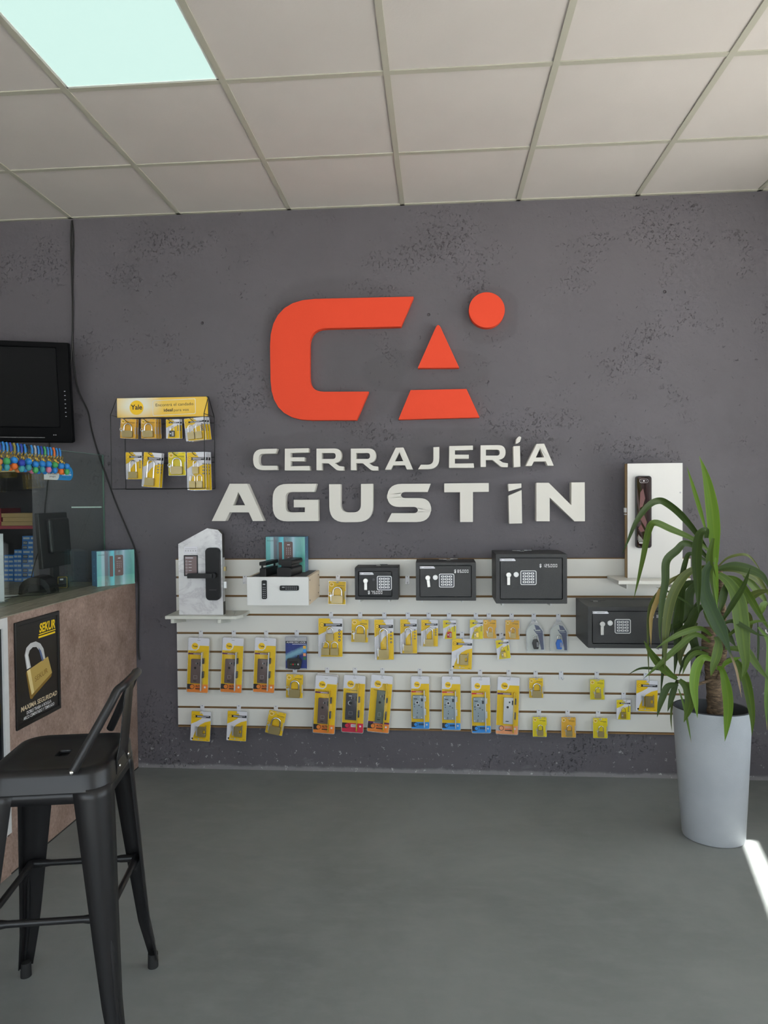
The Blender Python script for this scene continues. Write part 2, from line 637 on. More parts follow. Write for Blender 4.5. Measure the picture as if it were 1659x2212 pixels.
# right wall with its window
y0, y1, z0, z1 = WIN_R
mb = MB()
mb.box(XR, YF, 0, XR + T, y0, HT)
mb.box(XR, y1, 0, XR + T, T, HT)
mb.box(XR, y0, 0, XR + T, y1, z0)
mb.box(XR, y0, z1, XR + T, y1, HT)
struct('wall_right', mb, M_WHITEWALL)
win = struct('window_1', MB().box(XR + 0.06, y0, z0, XR + 0.066, y1, z1), M_GLASS)
fr = MB()
for yy in (y0, (y0 + y1) / 2 - 0.02, y1 - 0.04):
    fr.box(XR + 0.04, yy, z0, XR + 0.09, yy + 0.04, z1)
fr.box(XR + 0.04, y0, z0, XR + 0.09, y1, z0 + 0.012)
fr.box(XR + 0.04, y0, z1 - 0.04, XR + 0.09, y1, z1)
obj('window_frame', fr, M_ALU, win)
# added unseen sun blockers outside the right window; their slanting gap shapes the floor streak
BLOCKZ = 2.72
def up_sun(x, y):
    k = BLOCKZ / math.tan(SUN_EL)
    return (x + k * math.cos(SUN_AZ), y + k * math.sin(SUN_AZ))
g0, g1 = up_sun(1.487, -.66), up_sun(1.487 - .247 * 2.4, -.66 - 2.4)      # left edge of the light streak
g2, g3 = up_sun(1.545, -.66), up_sun(1.545 - .215 * 2.4, -.66 - 2.4)      # right edge
xa_, xb_ = XR + T, XR + T + 2.25
ya_, yb_ = WIN_R[0] - .8, WIN_R[1] + 1.2
for nm, pts in (('awning', [(xa_, ya_), (xa_, yb_), (g0[0], yb_), g0, g1, (g1[0], ya_)]), ('awning', [(g2[0], yb_), (xb_, yb_), (xb_, ya_), (g3[0], ya_), g3, g2])):
    mb = MB().prism(pts, BLOCKZ, BLOCKZ + .02)
    mb.v = [(x, z, y) for x, y, z in mb.v]
    struct(nm, mb, M_SUNBLOCK)
struct('awning', MB().prism([(g0[0], g0[1]), (g0[0], yb_), (g2[0], yb_), g2], BLOCKZ + .001, BLOCKZ + .021), M_SUNBLOCK)
bpy.data.objects[-1] if False else None
_o = [o for o in bpy.data.objects if o.name.startswith('awning')][-1]
for _v in _o.data.vertices: _v.co = (_v.co.x, _v.co.z, _v.co.y)

# shop front behind the viewer
x0, x1, z0, z1 = WIN_F
mb = MB()
mb.box(XL - T, YF - T, 0, x0, YF, HT)
mb.box(x1, YF - T, 0, XR + T, YF, HT)
mb.box(x0, YF - T, 0, x1, YF, z0)
mb.box(x0, YF - T, z1, x1, YF, HT)
struct('wall_front', mb, M_WHITEWALL)
win = struct('window_2', MB().box(x0, YF - 0.08, z0, x1, YF - 0.074, z1), M_GLASS)
fr = MB()
for i in range(5):
    xx = x0 + (x1 - x0 - 0.05) * i / 4
    fr.box(xx, YF - 0.1, z0, xx + 0.05, YF - 0.05, z1)
fr.box(x0, YF - 0.1, z0, x1, YF - 0.05, z0 + 0.05)
fr.box(x0, YF - 0.1, z1 - 0.05, x1, YF - 0.05, z1)
obj('window_frame', fr, M_ALU, win)

# suspended ceiling: one tile object per panel, bars between them
GX, GY0, GS = 0.0, -0.56, 0.61
ceil = struct('ceiling', MB().box(XL - T, YF - T, H + 0.07, XR + T, T, H + 0.10), M_WHITEWALL)
bw = 0.012
xs = [GX + GS * k for k in range(-6, 4)]
xs = [XL] + [x for x in xs if XL + 0.05 < x < XR - 0.05] + [XR]
ys = [0.0, GY0]
while ys[-1] - GS > YF + 0.05: ys.append(ys[-1] - GS)
ys.append(YF)
LIGHTS = {(round(-GS * 2, 2), 2): 'square LED ceiling panel glowing at the upper left of the picture'}
panel_cells = []
tile_cache = {}
for i in range(len(xs) - 1):
    for j in range(len(ys) - 1):
        xa, xb = xs[i], xs[i + 1]
        ya, yb = ys[j + 1], ys[j]
        lit = abs(xa + 2 * GS) < 0.01 and j in (2, 6)
        lit = lit or (abs(xa - 1 * GS) < 0.01 and j == 6)
        cx, cy = (xa + xb) / 2, (ya + yb) / 2
        if lit:
            panel_cells.append((cx, cy, xb - xa, yb - ya, j)); continue
        wx, wy = xb - xa - 2 * bw * 0.6, yb - ya - 2 * bw * 0.6
        key = (round(wx, 3), round(wy, 3))
        if key not in tile_cache:
            t = obj('tile', MB().box(-wx / 2, -wy / 2, 0.003, wx / 2, wy / 2, 0.018), M_TILE, ceil, (cx, cy, H))
            tile_cache[key] = t.data
        else:
            obj('tile', tile_cache[key], None, ceil, (cx, cy, H))
for x in xs[1:-1]:
    obj('grid_bar', MB().box(x - bw, YF, H - 0.002, x + bw, 0, H + 0.03), M_TBAR, ceil)
for y in ys[1:-1]:
    for i in range(len(xs) - 1):
        obj('grid_bar', MB().box(xs[i] + bw, y - bw, H - 0.001, xs[i + 1] - bw, y + bw, H + 0.025), M_TBAR, ceil)
obj('edge_trim', MB().box(XL, -0.018, H - 0.002, XR, 0, H + 0.02), M_TBAR, ceil)

# LED panels (own light)
M_LED = mat('led_diffuser', (0.06, 0.07, 0.07), 0.6, emit=((0.70, 0.98, 0.90), 0.56))
M_LEDF = mat('led_frame', (0.75, 0.78, 0.74), 0.5)
for (cx, cy, wx, wy, j) in panel_cells:
    lab = 'glowing square LED panel set in the ceiling grid at upper left' if j == 2 else ('square LED ceiling panel behind the viewer, nearer the counter side' if cx < 0 else 'square LED ceiling panel behind the viewer, nearer the window side')
    t = thing('ceiling_light', lab, 'ceiling light', (cx, cy, H), group='LED ceiling panels')
    hx, hy = wx / 2 - bw, wy / 2 - bw
    f = MB()
    f.box(-hx, -hy, 0.0, hx, -hy + 0.008, 0.02); f.box(-hx, hy - 0.008, 0.0, hx, hy, 0.02)
    f.box(-hx, -hy, 0.0, -hx + 0.008, hy, 0.02); f.box(hx - 0.008, -hy, 0.0, hx, hy, 0.02)
    obj('frame', f, M_LEDF, t)
    obj('diffuser', MB().box(-hx + 0.008, -hy + 0.008, 0.003, hx - 0.008, hy - 0.008, 0.01), M_LED, t)

# ================================================================== wall sign
M_ORANGE = mat('sign_orange_foam', srgb(230, 70, 36), 0.75, bump=0.25, bscale=260)
M_LETTER = mat('sign_white_foam', (0.71, 0.685, 0.635), 0.7, bump=0.08, bscale=120)
SY = -0.043


def sp(c):
    """sign drawing coordinates -> wall plane (x,z)"""
    q = at(440 + c[0] / 1.929, 600 + c[1] / 1.929, SY)
    return (q.x, q.z) if len(c) == 2 else (q.x, q.z, c[2] / 1.929 / 400.0)


def sign(name, label, cat, group, pieces, m, accent=None):
    """pieces: list of (outer, [holes]); first piece is the main body"""
    root = None
    polys = []
    for outer, holes in pieces:
        P = roundpoly([sp(c) for c in outer]); Hs = [roundpoly([sp(c) for c in h]) for h in holes]
        polys.append((P, Hs))
    allp = [p for P, _ in polys for p in P]
    cx = (min(p[0] for p in allp) + max(p[0] for p in allp)) / 2
    cz = min(p[1] for p in allp)
    if len(polys) == 1:
        mb = MB().prism(polys[0][0], SY, -0.002, 0, polys[0][1])
        o = obj(name, mb, m, None, (cx, 0, cz), origin=(cx, 0, cz), bevel=0.0012, bseg=1)
        return tag(o, label, cat, group)
    t = thing(name, label, cat, (cx, 0, cz), group=group)
    for k, (P, Hs) in enumerate(polys):
        obj('stem' if k == 0 else (accent or 'accent'), MB().prism(P, SY, -0.002, 0, Hs), m, t, origin=(cx, 0, cz), bevel=0.0012, bseg=1)
    return t


LG = 'orange pieces of the wall emblem'
sign('emblem_piece', 'large orange bracket-shaped C of the wall emblem', 'sign', LG,
     [([(875, 78), (273, 92, 190), (281, 594, 170), (637, 593), (688, 474), (441, 475, 62), (441, 212, 70), (822, 203)], [])], M_ORANGE)
sign('emblem_piece', 'orange triangle, the tip of the emblem\'s letter A', 'sign', LG, [([(977, 184, 12), (1065, 375), (892, 376)], [])], M_ORANGE)
sign('emblem_piece', 'orange trapezoid below the triangle, foot of the emblem\'s A', 'sign', LG, [([(862, 468), (1095, 463), (1150, 582), (811, 591)], [])], M_ORANGE)
sign('emblem_piece', 'round orange disc at the upper right of the emblem', 'sign', LG, [([(1180 + 75 * math.cos(i * math.pi / 24), 134 - 74 * math.sin(i * math.pi / 24)) for i in range(48)], [])], M_ORANGE)

SY = -0.055
SG = 'small white letters of the word CERRAJERIA'


def E_(dx, dy): return [([(x + dx, y + dy) for x, y in [(338, 712), (437, 710), (437, 728), (362, 730), (362, 748), (420, 748), (420, 765), (362, 765), (362, 785), (440, 784), (442, 803), (337, 803)]], [])]
def R_(dx, dy):
    o = [(470, 712), (574, 711, 30), (574, 768, 30), (546, 772), (562, 784, 20), (584, 787), (583, 803), (556, 803, 20), (520, 773), (492, 773), (492, 802), (470, 802)]
    h = [(492, 730), (550, 730, 12), (550, 755, 12), (492, 755)]
    sh = lambda l: [((p[0] + dx, p[1] + dy) if len(p) == 2 else (p[0] + dx, p[1] + dy, p[2])) for p in l]
    return [(sh(o), [sh(h)])]
def A_(dx, dy):
    o = [(755, 800), (800, 708), (832, 707), (872, 799), (846, 799), (838, 781), (789, 782), (780, 800)]
    h = [(797, 765), (815, 727), (831, 764)]
    sh = lambda l: [(p[0] + dx, p[1] + dy) for p in l]
    return [(sh(o), [sh(h)])]


small = [
    ('C', 'first', [([(305, 712), (205, 714, 42), (206, 802, 42), (306, 801), (306, 783), (229, 783, 20), (229, 734, 20), (299, 732)], [])]),
    ('E', 'second', E_(0, 0)), ('R', 'third', R_(0, 0)), ('R', 'fourth', R_(143, 0)), ('A', 'fifth', A_(0, 0)),
    ('J', 'sixth', [([(957, 706), (982, 705), (982, 797, 46), (893, 798), (905, 779), (957, 779, 24)], [])]),
    ('E', 'seventh', E_(685, -11)), ('R', 'eighth', R_(684, -14)),
    ('I', 'ninth', [([(1290, 702), (1318, 700), (1320, 788), (1292, 790)], []), ([(1300, 691), (1303, 672, 8), (1314, 660, 6), (1324, 664, 5), (1318, 683, 6), (1308, 690)], [])]),
    ('A', 'tenth', A_(587, -16)),
]
for ch, nth, pc in small:
    lab = 'small white letter %s, %s letter of the word CERRAJERIA' % (ch, nth)
    if ch == 'I': lab = 'small white accented letter I, ninth letter of the word CERRAJERIA'
    sign('sign_letter', lab, 'letter', SG, pc, M_LETTER)

BG = 'big white letters of the word AGUSTIN'
big = [
    ('A', 'first', [([(33, 1014), (108, 858), (181, 858), (250, 1014), (204, 1014), (188, 978), (108, 978), (90, 1014)], [[(122, 948), (144, 893), (172, 948)]])]),
    ('G', 'second', [([(470, 858), (287, 859, 62), (287, 1016, 62), (477, 1014), (477, 925), (375, 925), (375, 957), (421, 957), (421, 977), (341, 978, 24), (341, 893, 24), (461, 893)], [])]),
    ('U', 'third', [([(522, 860), (571, 860), (571, 978, 34), (655, 978, 34), (655, 859), (705, 858), (705, 1018, 66), (524, 1020, 66)], [])]),
    ('S', 'fourth', [([(946, 858), (764, 859, 60), (764, 955, 50), (893, 955, 18), (893, 981, 18), (783, 981), (764, 1018), (948, 1018, 60), (948, 918, 50), (820, 918, 18), (820, 893, 18), (933, 893)], [])]),
    ('T', 'fifth', [([(1002, 857), (1188, 855), (1188, 892), (1122, 893), (1122, 1018), (1068, 1018), (1068, 894), (1002, 894)], [])]),
    ('I', 'sixth', [([(1270, 908), (1325, 884), (1327, 1024), (1273, 1025)], []), ([(1268, 859), (1324, 857), (1324, 875), (1270, 890)], [])]),
    ('N', 'seventh', [([(1386, 854), (1438, 854), (1532, 948), (1532, 853), (1588, 852), (1589, 1015), (1545, 1015), (1442, 916), (1442, 1015), (1386, 1015)], [])]),
]
for ch, nth, pc in big:
    lab = 'big white letter %s, %s letter of the word AGUSTIN' % (ch, nth)
    if ch == 'I': lab = 'big white letter I with a slanted cut, in the word AGUSTIN'
    sign('sign_letter', lab, 'letter', BG, pc, M_LETTER, 'top_piece')

# ================================================================== slatwall
M_SLAT = mat('slat_white_melamine', (0.73, 0.715, 0.67), 0.42)
M_MDF = mat('slat_bare_mdf', srgb(140, 108, 70), 0.8, noise=0.12, nscale=40)
SLX0, SLX1 = -1.262, 1.486
SP, SZ = 0.10239, 1.16887
sw = thing('slatwall_panel', 'long white slatwall panel with brown grooves fixed to the wall', 'slatwall', (0, 0, SZ - 9 * SP))
so = (0, 0, SZ - 9 * SP)
obj('backing_board', MB().box(SLX0, -0.006, SZ - 9.09 * SP, SLX1, -0.0005, SZ - 0.004), M_MDF, sw, origin=so)
gh = 0.0062
for i in range(9):
    zt = SZ - i * SP - (gh * 0.9 if i else 0.006)
    zb = SZ - (i + 1) * SP + gh * (0.9 if i < 8 else 0.6)
    mb = MB().box(SLX0, -0.018, zb, SLX1, -0.006, zt)
    # bare MDF on the cut edges, white on the front
    mb.m = [1, 1, 0, 1, 0, 0]
    obj('slat', mb, [M_SLAT, M_MDF], sw, origin=so)
    # lips of the T-groove
    mb2 = MB().box(SLX0, -0.0172, zb - 0.0012, SLX1, -0.0085, zb)
    obj('groove_lip', mb2, M_MDF, sw, origin=so)
obj('edge_strip', MB().box(SLX0, -0.018, SZ - 9.09 * SP, SLX1, -0.006, SZ - 9.0 * SP - 0.0015), M_MDF, sw, origin=so)
obj('top_edge', MB().box(SLX0, -0.018, SZ - 0.006, SLX1, -0.0005, SZ - 0.002), M_MDF, sw, origin=so)

# ================================================================== merchandise materials
M_YEL = mat('print_yellow', srgb(232, 190, 8), 0.45)
M_YEL2 = mat('print_lemon', srgb(226, 205, 10), 0.45)
M_YEL3 = mat('print_amber', srgb(226, 172, 52), 0.45)
M_CARDW = mat('print_white', (0.72, 0.71, 0.76), 0.45)
M_BLK = mat('print_black', (0.02, 0.018, 0.02), 0.4)
M_LOGO = mat('print_logo_yellow', srgb(247, 200, 20), 0.4)
M_ORG = mat('print_orange', srgb(238, 136, 48), 0.45)
M_PUR = mat('print_purple', srgb(92, 20, 96), 0.45)
M_RED = mat('print_red', srgb(205, 30, 45), 0.45)
M_CRIM = mat('print_crimson', srgb(208, 34, 70), 0.45)
M_BLUE = mat('print_sky_blue', srgb(56, 150, 232), 0.45)
M_PEACH = mat('print_peach', srgb(238, 160, 112), 0.45)
M_GREYP = mat('print_grey', (0.42, 0.42, 0.44), 0.5)
M_BRASS = mat('brushed_brass', srgb(164, 147, 102), 0.38, 0.7, bump=0.1, bscale=300)
M_GOLD = mat('gold_plating', srgb(240, 205, 80), 0.25, 0.9)
M_CHROME = mat('chrome', (0.72, 0.70, 0.68), 0.16, 1.0)
M_STEEL = mat('brushed_steel', (0.62, 0.63, 0.64), 0.35, 0.8)
M_GALV = mat('galvanised_grey', srgb(150, 162, 168), 0.45, 0.45)
M_BROWNM = mat('brown_lacquer_steel', srgb(104, 88, 86), 0.45, 0.25)
M_DGREY = mat('dark_lacquer_steel', srgb(72, 70, 76), 0.4, 0.3)
M_GREENM = mat('green_grey_steel', srgb(98, 106, 94), 0.5, 0.3)
M_HOLE = mat('dark_hole', (0.012, 0.012, 0.012), 0.7)
M_REDP = mat('red_enamel', srgb(190, 26, 22), 0.3)
M_BLUEP = mat('blue_enamel', srgb(40, 110, 205), 0.3)
M_BLACKP = mat('black_enamel', (0.02, 0.02, 0.022), 0.3)
M_BLIST = clear_mat('clear_blister', (0.98, 0.98, 0.98), 0.018, 0.12)
M_BLEDGE = clear_mat('clear_blister_rim', (0.92, 0.93, 0.95), 0.10, 0.10, 0.22)
M_HOOKP = clear_mat('hook_plastic', (0.86, 0.85, 0.95), 0.05, 0.15, 0.75)
PRINT = [M_YEL, M_CARDW, M_BLK, M_LOGO, M_ORG, M_PUR, M_RED, M_CRIM, M_BLUE, M_PEACH, M_GREYP, M_YEL2, M_YEL3]
(pY, pW, pK, pL, pO, pP, pR, pC, pB, pA, pG, pY2, pY3) = range(13)
E1 = 0.0003


def logo(mb, x, z, r, y, mi_ring=pW, txt=pK):
    mb.sheet(ngon(x, z, r * 1.18, n=18), y, mi_ring)
    mb.sheet(ngon(x, z, r, n=18), y - 0.0002, pL)
    mb.text('Yale', x, z - r * 0.26, y - 0.0004, r * 0.62, txt, 'C', r * 1.55, 0.02)


def padlock(t, x, z, bw, bh, sh, depth, m_body, m_sh, y, keys=True, sr=None, taper=0.0, dials=False):
    """x,z = bottom centre of the body on the card plane; parts body, shackle, key"""
    sr = sr or bw * 0.075
    pts = roundpoly([(x - bw / 2 + taper, z, bw * .08), (x + bw / 2 - taper, z, bw * .08), (x + bw / 2, z + bh, bw * .1), (x - bw / 2, z + bh, bw * .1)], 3)
    b = obj('body', MB().prism(pts, y - depth, y), m_body, t, bevel=bw * 0.05, bseg=2, smooth=35)
    hw = bw * 0.5 - sr * 1.6
    yc = y - depth * 0.5
    path = [(x - hw, yc, z + bh * 0.8)]
    top = z + bh + sh - hw
    n = 9
    if top < z + bh: top = z + bh
    for i in range(n + 1):
        a = math.pi - math.pi * i / n
        path.append((x + hw * math.cos(a), yc, top + min(hw, sh) * math.sin(a)))
    path.append((x + hw, yc, z + bh * 0.8))
    obj('shackle', MB().tube(path, sr, 8), m_sh, t, smooth=60)
    if dials:
        d = MB()
        for k in range(3):
            d.box(x + bw * (0.02 + 0.15 * k), y - depth - 0.0012, z + bh * .12, x + bw * (0.13 + 0.15 * k), y - depth + 0.002, z + bh * .8)
        obj('number_dials', d, M_GREYP if m_body is not M_BRASS else M_GOLD, b, kind='stuff')
        obj('release_button', MB().cyl((x - bw * .25, y - depth - 0.0015, z + bh * .5), (x - bw * .25, y - depth + .001, z + bh * .5), bw * .13, 12), M_STEEL, b, smooth=40)
    if keys:
        kx = x - bw / 2 - bw * 0.06
        k = MB()
        k.tube([(kx - bw * .1 + bw * .13 * math.cos(a * math.pi / 6), yc, z + bh * 1.15 + bw * .13 * math.sin(a * math.pi / 6)) for a in range(12)], bw * .022, 5, closed=True)
        k.prism(ngon(kx, z + bh * .95, bw * .12, bh * .17, 10), yc - .001, yc + .001)
        k.box(kx - bw * .03, yc - .001, z + bh * .25, kx + bw * .05, yc + .001, z + bh * .85)
        obj('keys', k, M_STEEL, t, smooth=40)


def blister(t, w, h, dome, depth, rim=0.0016, r=0.003):
    mb = MB()
    mb.prism(rrect(-w / 2 - rim, -h - rim, w / 2 + rim, rim, r + rim), -0.0004, 0.0016, 0, [rrect(-w / 2 + .0005, -h + .0005, w / 2 - .0005, -.0005, r)])
    obj('blister_rim', mb, M_BLEDGE, t)
    if dome:
        x0, z0, x1, z1 = dome
        o = rrect(x0, z0, x1, z1, min(w * .12, 0.008), 3)
        k = 0.9
        cx, cz = (x0 + x1) / 2, (z0 + z1) / 2
        i = [(cx + (p[0] - cx) * k, cz + (p[1] - cz) * k) for p in o]
        mb = MB().loft([[(p[0], -0.0006, p[1]) for p in o], [(p[0] * .3 + q[0] * .7, -depth * .85, p[1] * .3 + q[1] * .7) for p, q in zip(o, i)], [(p[0], -depth, p[1]) for p in i]], 0, False, True)
        obj('blister_dome', mb, M_BLIST, t, smooth=60)


def card_hole(mb, w, z=-0.006):
    mb.sheet(rrect(-0.0085, z - .0018, 0.0085, z + .0018, .0017, 3), -E1 * 3, pG)


def k_brass(t, w, h, base=pY, small=False):
    c = MB().prism(rrect(-w / 2, -h, w / 2, 0, .003), 0, .0008, base)
    card_hole(c, w)
    lr = w * .105
    c.rect(-w / 2 + .001, -h * .13 - lr, -w / 2 + lr * 2.6, -h * .13 + lr * 1.1, -E1, base)
    logo(c, -w / 2 + lr * 1.55, -h * .14, lr, -E1 * 2)
    c.rect(w * .0, -h * .185, w * .42, -h * .165, -E1, pK)
    c.rect(w * .2, -h * .225, w * .42, -h * .213, -E1, pK)
    c.rect(w * .3, -h * .045, w * .42, -h * .035, -E1, pK)
    c.rect(w * .435, -h * .78, w * .485, -h * .42, -E1, pG)
    obj('card', c, PRINT, t)
    bw = w * (.42 if small else .66)
    padlock(t, w * .03, -h * (.93 if small else .95), bw, h * (.28 if small else .34), h * (.27 if small else .36), bw * .32, M_BRASS, M_CHROME, -.002)
    blister(t, w, h, (-w * .44, -h * .985, w * .42, -h * .27), bw * .32 + .006)


def wave_card(t, w, h, icons=True, field=pY):
    c = MB().prism(rrect(-w / 2, -h, w / 2, 0, .002), 0, .0008, pW)
    X = lambda f: -w / 2 + w * f
    Z = lambda f: -h * f
    # yellow top-left wedge and lower right wave
    c.sheet([(X(0), Z(0.02)), (X(.03), Z(0)), (X(.45), Z(0)), (X(.62), Z(.13)), (X(.5), Z(.26)), (X(.25), Z(.36)), (X(0), Z(.44))], -E1, field)
    pts = [(X(1), Z(.30)), (X(1), Z(.99)), (X(.97), Z(1)), (X(.1), Z(1)), (X(.16), Z(.82)), (X(.28), Z(.62)), (X(.46), Z(.46)), (X(.7), Z(.36))]
    c.sheet(pts, -E1, field)
    c.rect(X(.06), Z(.21), X(.98), Z(.13), -E1 * 2, pK)
    lr = min(w * .095, h * .055)
    c.sheet(ngon(X(.14), Z(.17), lr * 1.12, n=16), -E1 * 3, pK)
    c.sheet(ngon(X(.14), Z(.17), lr, n=16), -E1 * 4, pL)
    c.text('Yale', X(.14), Z(.17) - lr * .26, -E1 * 5, lr * .6, pK, 'C', lr * 1.4)
    c.rect(X(.3), Z(.162), X(.9), Z(.148), -E1 * 3, pW)
    c.rect(X(.3), Z(.192), X(.75), Z(.180), -E1 * 3, pW)
    if icons:
        for k in range(4):
            c.sheet(ngon(X(.87), Z(.31 + .085 * k), w * .05, n=12), -E1 * 3, pK)
            c.sheet(ngon(X(.87), Z(.31 + .085 * k), w * .022, n=8), -E1 * 4, pW)
    card_hole(c, w, -h * .07)
    return c


def k_long(t, w, h, body=.23, shk=.52):
    c = wave_card(t, w, h)
    obj('card', c, PRINT, t)
    bw = w * .52
    padlock(t, -w * .02, -h * .965, bw, h * body, h * shk, bw * .36, M_BRASS, M_CHROME, -.002, sr=bw * .085)
    blister(t, w, h, (-w * .42, -h * .99, w * .33, -h * .23), bw * .36 + .006)


def k_multi(t, w, h, n):
    c = wave_card(t, w, h)
    obj('card', c, PRINT, t)
    bw = w * .33
    if n == 3:
        spots = [(-.02, .57), (-.2, .95), (.18, .95)]
        bh, sh = h * .185, h * .16
    else:
        spots = [(-.2, .95), (.19, .95)]
        bh, sh = h * .32, h * .32
    for i, (fx, fz) in enumerate(spots):
        padlock(t, w * fx, -h * fz, bw, bh, sh, bw * .4, M_BRASS, M_CHROME, -.002, keys=(i == len(spots) - 2))
    blister(t, w, h, (-w * .45, -h * .985, w * .4, -h * .24), bw * .4 + .007)


def k_combo(t, w, h, body, field=pY2):
    c = wave_card(t, w, h, field=field)
    obj('card', c, PRINT, t)
    bw = w * .36
    padlock(t, -w * .02, -h * .92, bw, h * .32, h * .22, bw * .42, body, M_CHROME if body is not M_BRASS else M_GOLD, -.002, keys=False, dials=True)
    blister(t, w, h, (-w * .3, -h * .97, w * .27, -h * .3), bw * .42 + .005)


def k_shutter(t, w, h):
    c = wave_card(t, w, h, icons=False)
    X = lambda f: -w / 2 + w * f
    c.sheet(ngon(X(.1), -h * .93, w * .045, n=10), -E1 * 2, pK)
    c.sheet(ngon(X(.42), -h * .94, w * .045, n=10), -E1 * 2, pG)
    c.rect(X(.18), -h * .945, X(.34), -h * .93, -E1 * 2, pG)
    c.rect(X(.5), -h * .955, X(.66), -h * .94, -E1 * 2, pG)
    c.rect(X(.82), -h * .965, X(.93), -h * .955, -E1 * 2, pK)
    obj('card', c, PRINT, t)
    # square brass lock with a notch on its right side closed by a bar
    x0, x1, z0, z1 = -w * .1, w * .28, -h * .84, -h * .5
    n0, n1 = z0 + (z1 - z0) * .34, z0 + (z1 - z0) * .66
    pts = [(x0, z0), (x1, z0), (x1, n0), (x1 - w * .13, n0), (x1 - w * .13, n1), (x1, n1), (x1, z1), (x0, z1)]
    obj('body', MB().prism(pts, -.015, -.002), M_BRASS, t, bevel=.001, smooth=35)
    obj('bar', MB().cyl((x1 + .001, -.009, z0 + .001), (x1 + .001, -.009, z1 + h * .05), .0028, 10), M_CHROME, t, smooth=40)
    k = MB()
    k.prism(ngon(x0 - w * .1, z1 - h * .04, w * .055, h * .05, 10), -.006, -.004)
    k.box(x0 - w * .12, -.006, z0 + h * .02, x0 - w * .04, -.003, z1 - h * .06)
    obj('keys', k, M_STEEL, t)
    blister(t, w, h, (-w * .28, -h * .88, w * .36, -h * .42), .02)


